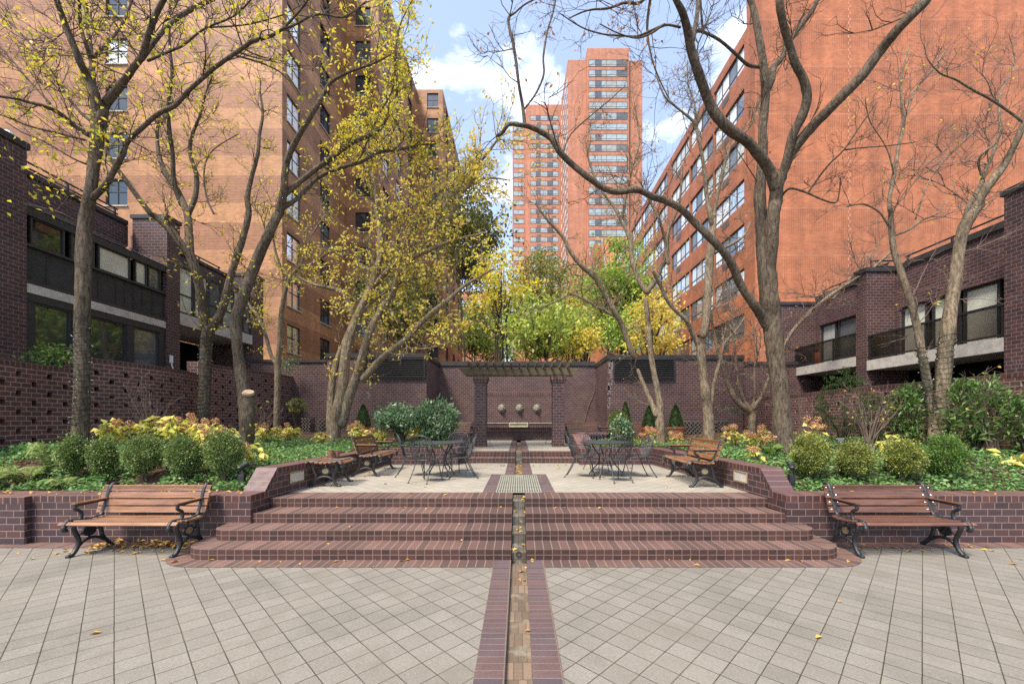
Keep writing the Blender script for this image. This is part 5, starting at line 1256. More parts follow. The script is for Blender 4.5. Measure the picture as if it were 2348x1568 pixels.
tree('massive double trunked tree with long limbs over the court, right of centre', 8.5, [
 (6, [(772, 1600, 82), (768, 1450, 72), (762, 1300, 66), (745, 1100, 62), (728, 950, 62), (712, 800, 66), (695, 690, 66), (680, 550, 68), (668, 420, 66), (655, 300, 58), (645, 190, 52), (632, 41, 45), (620, -109, 41), (630, -269, 35), (645, -409, 30), (640, -539, 30), (655, -699, 30), (655, -829, 30), (640, -989, 29), (615, -1149, 27), (580, -1329, 24), (545, -1419, 20)], .5),
 (6, [(680, 420, 44), (700, 200, 46), (705, 80, 46), (712, -20, 46), (722, -70, 46), (738, -190, 44), (752, -240, 36)], -.35),
 (3, [(725, 1230, 46), (690, 1120, 44), (625, 1020, 42), (545, 930, 40), (440, 860, 40), (345, 765, 40), (285, 660, 38), (240, 540, 36), (205, 430, 34), (170, 310, 32), (150, 200, 30), (115, 80, 26), (60, -20, 20)], -1.5),
 (3, [(765, 1170, 30), (805, 1020, 30), (838, 880, 31), (895, 765, 33), (930, 640, 35), (905, 520, 34), (855, 420, 32), (820, 300, 31), (780, 180, 30), (755, 60, 31), (750, -40, 31)], -.9),
 (3, [(770, 1130, 32), (850, 970, 33), (950, 840, 33), (1060, 730, 33), (1180, 610, 33), (1300, 480, 34), (1400, 345, 33), (1500, 220, 33), (1600, 110, 34), (1700, 10, 34)], -1.4),
 (3, [(665, 600, 22), (700, 520, 24), (710, 440, 24), (760, 390, 18), (800, 300, 16), (880, 180, 16), (960, 80, 15), (1005, -20, 14)], .6),
 (3, [(635, 440, 15), (545, 425, 16), (465, 355, 15), (360, 265, 14), (255, 212, 13), (190, 205, 12)], -.5),
 (3, [(250, 205, 9), (240, 100, 8), (232, -30, 8)], -.2),
 (3, [(100, 180, 11), (0, 165, 9), (-80, 215, 8), (-180, 250, 7), (-300, 220, 6), (-420, 160, 5)], -.4),
 (3, [(175, 300, 18), (205, 150, 16), (225, -20, 14)], .3),
 (6, [(690, 760, 46), (640, 680, 38), (585, 600, 32), (500, 480, 30), (440, 340, 29), (370, 240, 28), (280, 150, 27), (180, 50, 26), (100, -30, 26), (0, -80, 24), (-80, -105, 24), (-180, -150, 23), (-300, -135, 22), (-400, -160, 22), (-500, -230, 22), (-600, -310, 22), (-680, -390, 22), (-730, -470, 21), (-780, -510, 20), (-880, -560, 18), (-970, -574, 16)], -1.6),
 (2, [(1300, 812, 15), (1245, 815, 16), (1225, 835, 15), (1200, 872, 14), (1168, 888, 13)], -.1),
 (2, [(1348, 825, 12), (1335, 700, 11), (1310, 560, 10), (1290, 400, 10), (1270, 280, 10), (1240, 130, 9), (1285, 85, 7), (1350, 30, 7), (1450, -20, 6)], -.3),
 (2, [(1342, 720, 7), (1420, 615, 7), (1472, 490, 7), (1470, 370, 7), (1500, 190, 6), (1530, 100, 5), (1552, -10, 5)], .3),
 (2, [(1500, 895, 7), (1503, 862, 6)], 0),
 (2, [(1590, 1020, 6), (1650, 880, 5), (1780, 760, 5), (1900, 660, 4), (2010, 560, 3)], .4),
 (3, [(740, 1330, 9), (780, 1262, 8), (830, 1232, 8), (930, 1260, 8), (1020, 1300, 7), (1115, 1325, 6), (1140, 1260, 5), (1150, 1160, 4)], -.4),
 (3, [(940, 1255, 6), (1060, 1090, 6), (1170, 980, 5), (1280, 820, 5), (1385, 670, 4)], -.3),
 (3, [(1175, 980, 5), (1300, 965, 4), (1440, 955, 4), (1640, 930, 3)], .3),
 (2, [(2700, -120, 26), (2500, -200, 20), (2300, -160, 16), (2180, -60, 14), (2100, 20, 12), (2000, 20, 11), (1900, 55, 9), (1760, 70, 7), (1640, 120, 5)], -.9),
 (2, [(2264, 165, 12), (2160, 210, 10), (2080, 240, 9), (1980, 235, 8), (1860, 225, 7), (1720, 180, 6), (1580, 90, 4)], .4),
 (2, [(2180, -60, 10), (2150, 180, 9), (2180, 380, 7), (2230, 520, 6), (2290, 640, 5)], .3),
], 'barkm', (2.6, .75), ('lf_rust', 240, .085, .04, .6, lambda x, y: 1 if x < 1560 else .12), 19)
t10 = tree('twin stemmed tree wrapped in lights in the right bed', 8.5, [
 (6, [(1808, 1540, 72), (1805, 1430, 66), (1808, 1300, 62), (1818, 1100, 58), (1835, 900, 57), (1852, 760, 55), (1872, 600, 50), (1900, 420, 46), (1922, 250, 43), (1955, 110, 42), (2000, 20, 40), (2050, -50, 36)], .2),
 (6, [(1775, 1470, 58), (1760, 1380, 46), (1735, 1220, 36), (1702, 1040, 32), (1672, 880, 31), (1642, 720, 29), (1600, 560, 27), (1550, 400, 26), (1500, 260, 24), (1480, 110, 21), (1478, 0, 19), (1472, -20, 18), (1470, -100, 16), (1500, -255, 14), (1530, -440, 13), (1560, -580, 12), (1545, -740, 9), (1550, -900, 7), (1600, -1100, 5)], .6),
 (6, [(1560, -590, 9), (1600, -700, 8), (1640, -810, 7), (1740, -920, 6), (1830, -1050, 5)], .4),
 (6, [(1500, -230, 8), (1480, -330, 7), (1440, -440, 6), (1340, -600, 5), (1310, -740, 4)], -.4),
 (3, [(2020, 1370, 34), (2090, 1250, 29), (2155, 1160, 27), (2235, 1050, 25), (2310, 900, 23), (2350, 800, 21), (2420, 690, 18)], -.5),
 (3, [(1960, 1470, 24), (1990, 1340, 19), (2060, 1220, 16), (2095, 1110, 14), (2145, 1000, 13), (2190, 850, 11), (2185, 730, 9), (2200, 600, 7), (2290, 420, 5), (2250, 230, 4)], .8),
 (3, [(2345, 800, 14), (2250, 730, 13), (2130, 650, 12), (2000, 580, 11), (1900, 520, 10), (1800, 480, 8), (1720, 390, 6), (1700, 300, 5)], -.6),
 (3, [(2085, 1190, 10), (2050, 1065, 10), (2090, 990, 9), (2160, 940, 7), (2210, 840, 6)], -.3),
 (6, [(1480, 110, 9), (1440, 50, 9), (1400, -5, 8), (1300, -55, 6), (1190, -40, 5)], -.4),
 (6, [(1500, 150, 8), (1600, 110, 8), (1680, 50, 7), (1790, 0, 5), (1830, -80, 4)], -.3),
 (3, [(1640, 1430, 7), (1720, 1200, 6), (1850, 1020, 5), (2020, 860, 4)], .5),
], 'bark', (3.6, .85), ('lf_yel', 120, .075, .04, .5, None), 20, lightness='twig')
# ---------------------------------------------------------------- string lights wound round three trunks
def strings(label, zone, path, Y, step=.115, seed=1):
    x0, y0, s = ZN[zone]; rg = random.Random(seed)
    P = [at(x0+x*s, y0+y*s, Y) for x, y, r in path]; rr = [r*s*Y/FV*squash(x0+x*s)+.008 for x, y, r in path]
    r_ = empty('string_lights', tuple(P[-1]), 0, label, 'string lights', 'light strings wound round the trunks')
    inv = Matrix.Translation(-P[-1]); m = MB(); bl = MB(); a = 0; z = P[0].z; W_ = []
    zt = P[-1].z; n = int((zt-z)/step*16); prev = None
    for i in range(n):
        zz = z+(zt-z)*i/n
        for k in range(len(P)-1):
            if P[k].z <= zz <= P[k+1].z: 
                t = (zz-P[k].z)/(P[k+1].z-P[k].z+1e-9); c = P[k].lerp(P[k+1], t); r = rr[k]+(rr[k+1]-rr[k])*t; break
        a += 2*math.pi/16; r *= 1+.02*math.sin(a*3.3)
        q = Vector((c.x+r*math.cos(a), c.y+r*math.sin(a), zz+.012*math.sin(a*2.1))); W_.append(q)
        if rg.random() < .16:
            o = Vector((math.cos(a), math.sin(a), rg.uniform(-.5, .8))).normalized(); bl.tube([q, q+o*.028], [.0035, .0035], 4)
    m.tube(W_, .009, 4); o = m.build('wire', M['wire'], r_); o.matrix_parent_inverse = inv
    o = bl.build('bulbs', M['bulb'], r_); o.matrix_parent_inverse = inv; o['kind'] = 'stuff'
strings('lights wound round the large far left trunk', 4, [(526, 1400, 66), (532, 1100, 62), (536, 900, 60), (539, 730, 58)], 8.0, seed=2)
strings('lights wound round the forked trunk before the balcony', 4, [(1330, 1400, 45), (1342, 1100, 44), (1348, 900, 43), (1362, 770, 46)], 12.0, seed=3)
strings('lights wound round the thicker right bed stem', 6, [(1805, 1470, 68), (1812, 1200, 62), (1832, 900, 59), (1850, 790, 57)], 8.5, seed=4)
strings('lights wound round the thinner left leaning stem', 6, [(1748, 1300, 42), (1720, 1130, 36), (1690, 960, 34), (1672, 880, 33)], 8.55, seed=5)
# ================================================================ PLANTS in the beds
def ground_at(x, Y): X_ = (x-CX)*Y/FV; return Vector((X_, Y, bedz(X_, Y)))
def ell(rn, n, c, r, shell=.55):
    d = rn.normal(size=(n, 3)); d /= np.linalg.norm(d, axis=1)[:, None]
    q = shell+(1-shell)*rn.random(n)**.6
    lump = 1+.10*np.sin(d[:, 0]*7+c[0]*9)*np.cos(d[:, 1]*6+c[1])+.07*np.sin(d[:, 2]*9+c[0]*5)
    return np.array(c)+d*(q*lump)[:, None]*np.array(r), d
def box_shrub(x, wpx, ytop, label, mat='lf_box', Y=6.62, n=10500, seed=1):
    rn = np.random.default_rng(seed); rg = random.Random(seed); g = ground_at(x, Y); r_ = empty('box_shrub', tuple(g), 0, label, 'shrub', 'clipped box shrubs in a row')
    zt = at(x, ytop, Y).z-g.z; w = wpx*Y/FV/2*squash(x); m = MB()
    for i in range(16):
        a = rg.uniform(0, 6.28); q = rg.uniform(.3, .85); m.tube(smooth([Vector((rg.uniform(-.03, .03), rg.uniform(-.03, .03), -.05)), Vector((w*.3*q*math.cos(a), w*.3*q*math.sin(a), zt*.3)), Vector((w*q*math.cos(a), w*q*math.sin(a), zt*rg.uniform(.6, .9)))], 3), .006, 4, cap=False)
    m.build('stems', M['twig'], r_)
    P, D = ell(rn, n, (0, 0, zt*.57), (w*1.02, w*.95, zt*.44), .45)
    ph = rg.uniform(0, 6); lump = 1+.13*np.sin(P[:, 2]/zt*7+ph)*np.sin(np.arctan2(P[:, 1], P[:, 0])*3+ph); P[:, :2] *= lump[:, None]
    gap = np.sin(P[:, 0]*23+ph)+np.sin(P[:, 1]*21+ph*2)+np.sin(P[:, 2]*25+ph*3)
    k = (P[:, 2] > zt*(.10+.16*rn.random(len(P)))) & (gap > -1.55-.6*rn.random(len(P))) & (rn.random(len(P)) < .35+P[:, 2]/zt*1.1); P, D = P[k], D[k]; nn = len(P)
    tt = np.clip(P[:, 2]/zt*1.9, 0, 1); P[:, :2] *= (rg.uniform(.35, .6)+(1-.45)*tt**.8).clip(0, 1.06)[:, None]
    st = rn.random(nn) < .10; P[st] += D[st]*rn.uniform(.02, .10, st.sum())[:, None]+np.array((0, 0, .03))
    L = rn.uniform(.018, .036, nn)
    leaves('foliage', P, D+rdir(rn, nn)*.9, rdir(rn, nn, .8), L, L*.62, M[mat], r_)
for i, (x, w_, yt, lab) in enumerate(((165, 74, 1003, 'dark green box shrub at the far left end of the left front row'), (236, 76, 1010, 'dark green box shrub between the end shrub and the widest one'), (330, 100, 1002, 'widest dark green box shrub behind the left front bench'), (422, 84, 1004, 'dark green box shrub between the widest and tallest ones'), (513, 86, 990, 'tallest dark green box shrub beside the left stake spotlight'))):
    box_shrub(x, w_, yt, lab, 'lf_box', seed=40+i)
for i, (x, w_, yt, lab) in enumerate(((1856, 92, 999, 'yellowish box shrub beside the right stake spotlight'), (1958, 90, 1016, 'second yellowish box shrub from the right stake spotlight'), (2070, 92, 1012, 'third yellowish box shrub from the right stake spotlight'), (2168, 98, 1001, 'brightest green box shrub at the outer end of the right row'))):
    box_shrub(x, w_, yt, lab, 'lf_boxy' if i < 3 else 'lf_green', seed=50+i)
def hydrangea(x, Y, h, w, label, n=110, fl=6, seed=1, L=.135, mat='lf_hyd'):
    rn = np.random.default_rng(seed); rg = random.Random(seed); g = ground_at(x, Y); w *= squash(x); r_ = empty('hydrangea', tuple(g), 0, label, 'hydrangea', 'yellowing hydrangeas with dry flower heads')
    m = MB(); tips = []
    for i in range(int(9+n/14)):
        a = rg.uniform(0, 6.28); q = rg.uniform(.1, 1)**.7; zt = h*rg.uniform(.6, 1)*(1-.25*q)
        t = Vector((w*q*math.cos(a), w*q*math.sin(a), zt)); m.tube(smooth([Vector((rg.gauss(0, .05), rg.gauss(0, .05), -.05)), Vector((t.x*.5, t.y*.5, zt*.55)), t], 3), .005, 4, cap=False); tips.append(t)
    m.build('stems', M['twig'], r_)
    T = np.array([tuple(t) for t in tips]); idx = rn.integers(0, len(T), n); k = rn.random(n)**.5
    P = T[idx]*np.stack([.55+.45*k, .55+.45*k, .3+.7*k], 1); D = rdir(rn, n); D[:, 2] = -.25+rn.normal(size=n)*.25
    leaves('foliage', P, D, rdir(rn, n, 2.0), rn.uniform(.7, 1.25, n)*L, rn.uniform(.8, 1.1, n)*L*.68, M[mat], r_, fold=.18, curl=.15)
    for i in range(fl):
        t = tips[i % len(tips)]; c, d = ell(rn, 90, tuple(t+Vector((0, 0, .04))), (.075, .075, .06), .8)
        leaves('flower_head', c, rdir(rn, 90)+d*.3, d, rn.uniform(.02, .035, 90), rn.uniform(.02, .03, 90), M['lf_flow'], r_)
for i, a in enumerate((
 (262, 8.6, .78, .42, 'yellow hydrangea behind the widest left box shrub, nearest the lit trunk', 100, 5), (345, 8.9, .92, .45, 'pale hydrangea behind the widest box shrub with high leaves', 130, 3), (405, 8.5, .95, .42, 'tallest yellow hydrangea with flower heads on top at left', 140, 8), (465, 8.3, .82, .4, 'yellow hydrangea above the fourth left box shrub', 110, 7), (505, 8.9, .8, .35, 'yellow hydrangea just left of the sawn trunk', 90, 4),
 (580, 6.95, .55, .25, 'low hydrangea with one big flower head right of the tallest box shrub', 40, 2), (612, 7.4, .36, .28, 'lime green low hydrangea by the sloped brick end', 36, 0),
 (612, 11.5, .62, .4, 'yellow hydrangea between the sawn trunk and slender grey tree', 90, 5), (660, 12.2, .55, .5, 'greenish yellow hydrangea below the left paver stacks', 100, 3), (737, 11.2, .55, .22, 'small hydrangea with one flower head left of the triple trunk', 36, 2),
 (822, 11.4, .72, .42, 'yellow hydrangea between the triple trunk and the evergreen shrub', 130, 6), (872, 11.6, .6, .4, 'golden hydrangea in front of the evergreen shrub', 110, 4), (950, 12.9, .75, .5, 'golden hydrangea seen through the evergreen shrub', 100, 3),
 (1490, 12.0, .55, .3, 'sparse hydrangea with dry heads before the forked trunk', 26, 9), (1545, 12.3, .4, .25, 'low hydrangea with dry heads right of the forked trunk', 20, 6),
 (1690, 10.4, .66, .38, 'yellow hydrangea left of the massive right trunk', 80, 9), (1742, 10.0, .62, .34, 'yellow hydrangea with rusty heads at the massive right trunk', 80, 10), (1768, 8.0, .5, .28, 'lime leaved hydrangea in front of the massive right trunk', 46, 3), (1862, 9.4, .82, .3, 'leggy hydrangea with dry heads right of the massive trunk', 40, 6), (2042, 7.5, .6, .25, 'pale hydrangea above the third right box shrub', 40, 0), (1735, 7.4, .3, .2, 'small hydrangea at the sloped end of the right terrace wall', 22, 2))):
    hydrangea(*a, seed=70+i, mat='lf_hyd' if 'lime' not in a[4] else 'lf_green', L=.125 if a[1] < 7.8 else .165 if a[1] < 9 else .15)
def evergreen(x, Y, ytop, wpx, label, mat, L, W, n, seed, name='evergreen_shrub', low=.25, ry=.8, ncl=60, stems=9, cat='shrub', droop=.1):
    """whorls of long leaves on arching stems"""
    rn = np.random.default_rng(seed); rg = random.Random(seed); g = ground_at(x, Y); r_ = empty(name, tuple(g), 0, label, cat)
    h = at(x, ytop, Y).z-g.z; w = wpx*Y/FV/2*squash(x); m = MB(); C_ = []; 
    for i in range(ncl):
        d = Vector((rg.gauss(0, 1), rg.gauss(0, 1), rg.gauss(0, 1))).normalized(); q = rg.uniform(.45, 1)**.6
        zc = h*(low+1)/2; C_.append(Vector((d.x*w*q, d.y*w*ry*q, zc+d.z*h*(1-low)/2*q)))
    for c in C_[::max(1, ncl//(stems*3))]:
        m.tube(smooth([Vector((c.x*.08, c.y*.08, -.05)), Vector((c.x*.35, c.y*.35, c.z*.5)), c], 4), [.010]*5+[.007]*4, 4, cap=False)
    m.build('stems', M['barkd'], r_)
    per = n//ncl; A = np.repeat(np.array([tuple(c) for c in C_]), per, 0); k = len(A); ctr = np.array((0, 0, h*.5))
    out = A-ctr; out /= np.linalg.norm(out, axis=1)[:, None]+1e-6
    P = A+rn.normal(size=(k, 3))*L*.55; D = out*.6+rdir(rn, k, .25); D[:, 2] -= droop
    leaves('foliage', P, D, rdir(rn, k, 1.0), rn.uniform(.65, 1.2, k)*L, rn.uniform(.8, 1.2, k)*W, M[mat], r_, curl=.1)
    return r_
evergreen(918, 11.7, 934, 108, 'grey green long leaved shrub behind the left iron table, left mass', 'lf_nand', .15, .04, 1900, 91, low=.42, ncl=75)
evergreen(1000, 11.9, 921, 96, 'taller grey green long leaved shrub next to the left brick pillar', 'lf_nand', .15, .04, 2400, 92, low=.15, ncl=90)
evergreen(1424, 11.6, 957, 60, 'small glossy camellia behind the right iron table', 'lf_nand', .075, .045, 1100, 93, low=.12, ncl=80, name='camellia')
evergreen(2085, 8.9, 885, 105, 'broad rhododendron between the bare shrub and the twin stems', 'lf_rhodo', .12, .034, 1500, 94, low=.1, ncl=90, name='rhododendron')
evergreen(2240, 7.9, 868, 170, 'large rhododendron right of the twin stemmed tree', 'lf_rhodo', .13, .036, 1700, 95, low=.12, ncl=110, name='rhododendron')
evergreen(2345, 7.35, 905, 110, 'rhododendron at the right edge behind bare branches', 'lf_rhodo', .12, .034, 800, 96, low=.1, name='rhododendron')
evergreen(1935, 9.9, 842, 150, 'tall loose yew like shrub in front of the right perforated wall', 'lf_dark', .05, .014, 6500, 97, low=.05, ncl=170, name='yew', ry=.7)
evergreen(2010, 9.3, 900, 120, 'lower loose dark shrub beside the bare grey shrub', 'lf_dark', .05, .016, 4200, 98, low=.05, ncl=120, name='yew')
evergreen(115, 7.7, 1028, 210, 'low leafy mound at the left edge by the wall foot', 'lf_cov', .09, .06, 1500, 99, low=.0, ncl=90, name='leafy_mound')
evergreen(2332, 7.0, 1068, 60, 'hosta with yellow edged leaves at the far right', 'lf_hyd', .2, .1, 90, 100, low=.2, ncl=16, name='hosta', cat='plant')
evergreen(680, 15.6, 912, 48, 'small feathery shrub against the corner of the left wall', 'lf_boxy', .06, .02, 900, 101, low=.55, ncl=40, name='feathery_shrub')
evergreen(1540, 14.2, 972, 24, 'small silvery plant beside the right terracotta pot', 'lf_nand', .08, .03, 160, 102, low=.1, ncl=16, name='silvery_plant', cat='plant')
def vine(p, w, h, label, mat, n, L, seed, depth=.25):
    rn = np.random.default_rng(seed); r_ = empty('wall_vine', tuple(p), 0, label, 'vine'); m = MB(); rg = random.Random(seed); C_ = []
    for i in range(9):
        q = [Vector((0, 0, 0))]
        for k in range(5): q.append(q[-1]+Vector((rg.uniform(-.5, .5)*w/3, rg.uniform(-.2, .2)*depth, rg.uniform(-.2, .8)*h/4)))
        m.tube(q, .005, 4, cap=False); C_ += q[1:]
    m.build('stems', M['twig'], r_); A = np.array([tuple(c) for c in C_])[rn.integers(0, len(C_), n)]
    leaves('foliage', A+rn.normal(size=(n, 3))*np.array([w*.14, depth*.3, h*.14]), rdir(rn, n), rdir(rn, n, 1), rn.uniform(.7, 1.2, n)*L, rn.uniform(.7, 1.1, n)*L*.5, M[mat], r_)
vine(at(125, 825, 9.0)+Vector((-.1, 0, 0)), 1.4, .55, 'bright green leaves spilling over the left perforated wall', 'lf_green', 420, .10, 110)
vine(at(662, 850, 16.8), 1.0, .9, 'grey green creeper hanging over the far end of the left wall', 'lf_nand', 420, .07, 111)
vine(at(1685, 945, 16.5), 2.2, .35, 'pale creeper lying along the top of the right wall', 'lf_nand', 200, .08, 112)
# bare shrubs
def bare(x, Y, ytop, wpx, label, seed, n=14, mat='twig', r=.008, leaf=0):
    rg = random.Random(seed); g = ground_at(x, Y); r_ = empty('bare_shrub', tuple(g), 0, label, 'shrub', 'leafless shrubs along the garden walls'); h = at(x, ytop, Y).z-g.z; w = wpx*Y/FV/2*squash(x); m = MB(); LP = []; LD = []
    for i in range(n):
        a = rg.uniform(0, 6.28); q = rg.uniform(.2, 1); t = Vector((w*q*math.cos(a), w*.6*q*math.sin(a), h*rg.uniform(.6, 1)*(1-.2*q)))
        P = smooth([Vector((rg.gauss(0, .04), rg.gauss(0, .04), -.05)), Vector((t.x*.3, t.y*.3, t.z*.4)), Vector((t.x*.65+rg.gauss(0, .05), t.y*.6, t.z*.72)), t], 3)
        m.tube(P, [max(r*(1-.75*k/(len(P)-1)), .0025) for k in range(len(P))], 5, cap=False)
        for p, p2 in zip(P[3:], P[4:]):
            if rg.random() < .75: grow(m, rg, p, ((p2-p).normalized()*.7+Vector((rg.gauss(0, .6), rg.gauss(0, .6), rg.gauss(.1, .4)))).normalized(), h*.22*rg.uniform(.5, 1.3), r*.4, 1, LP, LD)
    m.build('branches', M[mat], r_)
    if leaf:
        rn = np.random.default_rng(seed); A = np.array([tuple(p) for p in LP])[rn.integers(0, len(LP), leaf)]
        leaves('leaves', A, rdir(rn, leaf), rdir(rn, leaf, .5), rn.uniform(.05, .09, leaf), rn.uniform(.03, .05, leaf), M['lf_gold'], r_)
bare(345, 9.8, 860, 170, 'leafless shrub against the left perforated wall above the hydrangeas', 120, 12)
bare(608, 14.6, 905, 95, 'leafless shrub between the sawn trunk and slender tree', 121, 10)
bare(1992, 8.9, 862, 190, 'pale leafless shrub before the yew like shrubs', 122, 16, r=.011, leaf=40)
bare(2275, 7.7, 838, 190, 'large pale leafless shrub at the right edge', 123, 20, r=.013, leaf=30)
bare(1835, 12.5, 880, 110, 'thin leafless shrub just right of the massive trunk', 124, 10)
bare(2330, 8.6, 850, 90, 'leafless shrub cut by the right picture edge', 125, 9, r=.01)
# ferns
def fern(x, Y, label, seed, h=.35, n=12, sp=.42):
    rg = random.Random(seed); rn = np.random.default_rng(seed); g = ground_at(x, Y); r_ = empty('fern', tuple(g), 0, label, 'fern', 'pale ferns in the left bed'); P = []; D = []; N = []; L = []; m = MB()
    for i in range(n):
        a = rg.uniform(0, 6.28); hh = h*rg.uniform(.6, 1.1); s = sp*rg.uniform(.6, 1.1); q = [Vector((0, 0, 0)), Vector((s*.4*math.cos(a), s*.4*math.sin(a), hh*.8)), Vector((s*.8*math.cos(a), s*.8*math.sin(a), hh)), Vector((s*1.1*math.cos(a), s*1.1*math.sin(a), hh*.75))]
        q = smooth(q, 6); m.tube(q, .003, 3, cap=False)
        for k in range(3, len(q)-1):
            t = (q[k+1]-q[k-1]).normalized(); sd_ = t.cross(Vector((0, 0, 1))).normalized()
            for s2 in (-1, 1): P.append(tuple(q[k])); D.append(tuple(sd_*s2+t*.4)); N.append((0, 0, 1)); L.append(.10*(1-k/len(q))+.025)
    m.build('stems', M['lf_fern'], r_); leaves('fronds', P, D, N, L, [x_*.38 for x_ in L], M['lf_fern'], r_)
fern(112, 6.75, 'feathery fern standing beside the left end box shrub', 130, .5, 12, .25); fern(60, 6.5, 'pale fern at the left edge behind the front wall', 131, .28, 14, .4); fern(15, 6.5, 'pale fern cut by the left picture edge', 132, .3, 14, .4); fern(150, 6.35, 'small fern in front of the left end box shrub', 133, .2, 9, .25)
# stones and a log in the left bed
for x, Y, r, lab in ((430-20, 10.2, .12, 'grey stone in the ground cover below the sawn trunk'), (98, 7.4, .09, 'pale stone at the foot of the left wall')):
    g = ground_at(x, Y); m = MB(); rg_ = random.Random(int(x)); pr = []
    m.lathe([(.0005, -.05), (r, 0), (r*1.05, r*.3), (r*.7, r*.55), (.0005, r*.62)], (0, 0, 0), 9, 1.5, .8); o = m.build('stone', M['conc'], bevel=.02); o.location = g; tag(o, lab, 'stone')
# clipped topiary
def topiary(x, Y, zb, prof, label, mat, n, seed, r0=.02, name='topiary'):
    rn = np.random.default_rng(seed); p = at(x, YH, Y); o = empty(name, (p.x, Y, zb), 0, label, 'topiary'); zmax = max(z for r, z in prof)
    zz = rn.random(n)*zmax; rr = np.interp(zz, [z for r, z in prof], [r for r, z in prof]); a = rn.random(n)*6.283; q = .82+.2*rn.random(n)
    P = np.stack([rr*q*np.cos(a), rr*q*np.sin(a), zz], 1); D = np.stack([np.cos(a), np.sin(a), .5+0*a], 1)+rdir(rn, n)*.8
    m = MB(); m.lathe([(.0005, .0)]+[(max(r*.8, .0005), z) for r, z in prof]+[(.0005, zmax*.98)], (0, 0, 0), 16); m.build('inner_growth', M['lf_dark'], o)
    leaves('foliage', P, D, rdir(rn, n, .5), rn.uniform(.03, .05, n), rn.uniform(.018, .03, n), M[mat], o)
def conep(r, h): return [(r*.8, 0), (r, .1*h), (r*.8, .4*h), (r*.45, .75*h), (.02, h)]
def ballp(r): return [(.05, 0)]+[(r*math.sin(t), r-r*math.cos(t)) for t in [i*math.pi/10 for i in range(1, 10)]]+[(.02, 2*r)]
zq = lambda x, Y: ground_at(x, Y).z
topiary(833, 15.6, zq(833, 15.6)+.40, conep(.28, .85), 'dark cone topiary left of the long leaved shrubs', 'lf_dark', 2200, 140)
topiary(897, 16.2, zq(897, 16.2)+.3, conep(.26, .95), 'dark cone topiary tip above the left shrub mass', 'lf_dark', 1500, 141)
topiary(947, 16.2, zq(947, 16.2)+.3, conep(.26, .9), 'dark cone topiary tip between the two shrub masses', 'lf_dark', 1500, 142)
topiary(1434, 16.4, zq(1434, 16.4)+.3, conep(.25, 1.1), 'dark cone topiary behind the round clipped ball', 'lf_dark', 2200, 143)
topiary(1489, 15.4, zq(1489, 15.4)+.42, conep(.27, .82), 'dark cone topiary in the left terracotta pot', 'lf_dark', 2500, 144)
topiary(1549, 15.4, zq(1549, 15.4)+.42, conep(.27, .82), 'dark cone topiary in the right terracotta pot', 'lf_dark', 2500, 145)
topiary(1418, 15.2, zq(1418, 15.2)+.30, ballp(.36), 'large round clipped green ball right of the pergola', 'lf_boxy', 3800, 146)
topiary(1322, 17.6, 1.28, [(.2, 0), (.31, .1), (.3, .25), (.2, .38), (.02, .42)], 'low clipped dome right of the right pillar', 'lf_boxy', 1500, 147)
topiary(1048, 17.6, 1.28, [(.2, 0), (.31, .1), (.3, .25), (.2, .38), (.02, .42)], 'low clipped dome left of the left pillar', 'lf_boxy', 1500, 148)
for x in (1322, 1048):
    p = at(x, YH, 17.6); m = MB(); m.lathe([(.0005, 0), (.22, 0), (.30, .40), (.33, .42), (.33, .48), (.27, .48), (.0005, .44)], (0, 0, 0), 20); o = m.build('stone_planter', M['conc']); o.location = (p.x, 17.6, ZF); tag(o, 'dark planter under the low dome %s of the fountain' % ('right' if x > 1189 else 'left'), 'planter')
# ---------------------------------------------------------------- ground cover, mulch litter
rn = np.random.default_rng(200)
def cover(n, xr, yr, seed, keep, L=.06, hgt=.17):
    r2 = np.random.default_rng(seed); x = r2.uniform(*xr, n); y = yr[0]+(yr[1]-yr[0])*r2.random(n)**1.35
    k = np.array([keep(a, b) for a, b in zip(x, y)]); x, y = x[k], y[k]; 
    lump = .55+.45*np.sin(x*5.1+np.sin(y*3.3)*2)*np.cos(y*4.3+x)
    z = np.array([bedz(a, b) for a, b in zip(x, y)])+r2.random(len(x))**.7*hgt*lump.clip(.2)+.01
    return np.stack([x, y, z], 1)
def keepf(a, b):
    if abs(a) < 4.1 and b < 11.05: return False
    if abs(a) < 1.85: return False
    if a > 0 and b > 11.8 and a > 3.0: return math.sin(a*2.1+b) > .75
    if a < 0 and b > 12.6: return math.sin(a*2.1+b) > .2
    if a > 6.2 and b > 7.4: return math.sin(a*2.7+b*1.9) > .3
    if a < -5.6 and 6.3 < b < 7.0 and math.sin(a*3+1) > .1: return math.sin(a*9+b*7) > .3
    return True
P = np.concatenate([cover(42000, (-10.2, -1.8), (6.16, 13.4), 201, keepf), cover(42000, (1.8, 10.2), (6.16, 13.0), 202, keepf)])
k = len(P); D = rdir(rn, k); D[:, 2] = np.abs(D[:, 2])*.4-.05
o = leaves('ground_cover', P, D, rdir(rn, k, 2.2), rn.uniform(.04, .085, k), rn.uniform(.028, .05, k), M['lf_cov']); tag(o, 'low green ground cover filling the planting beds', 'ground cover', kind='stuff')
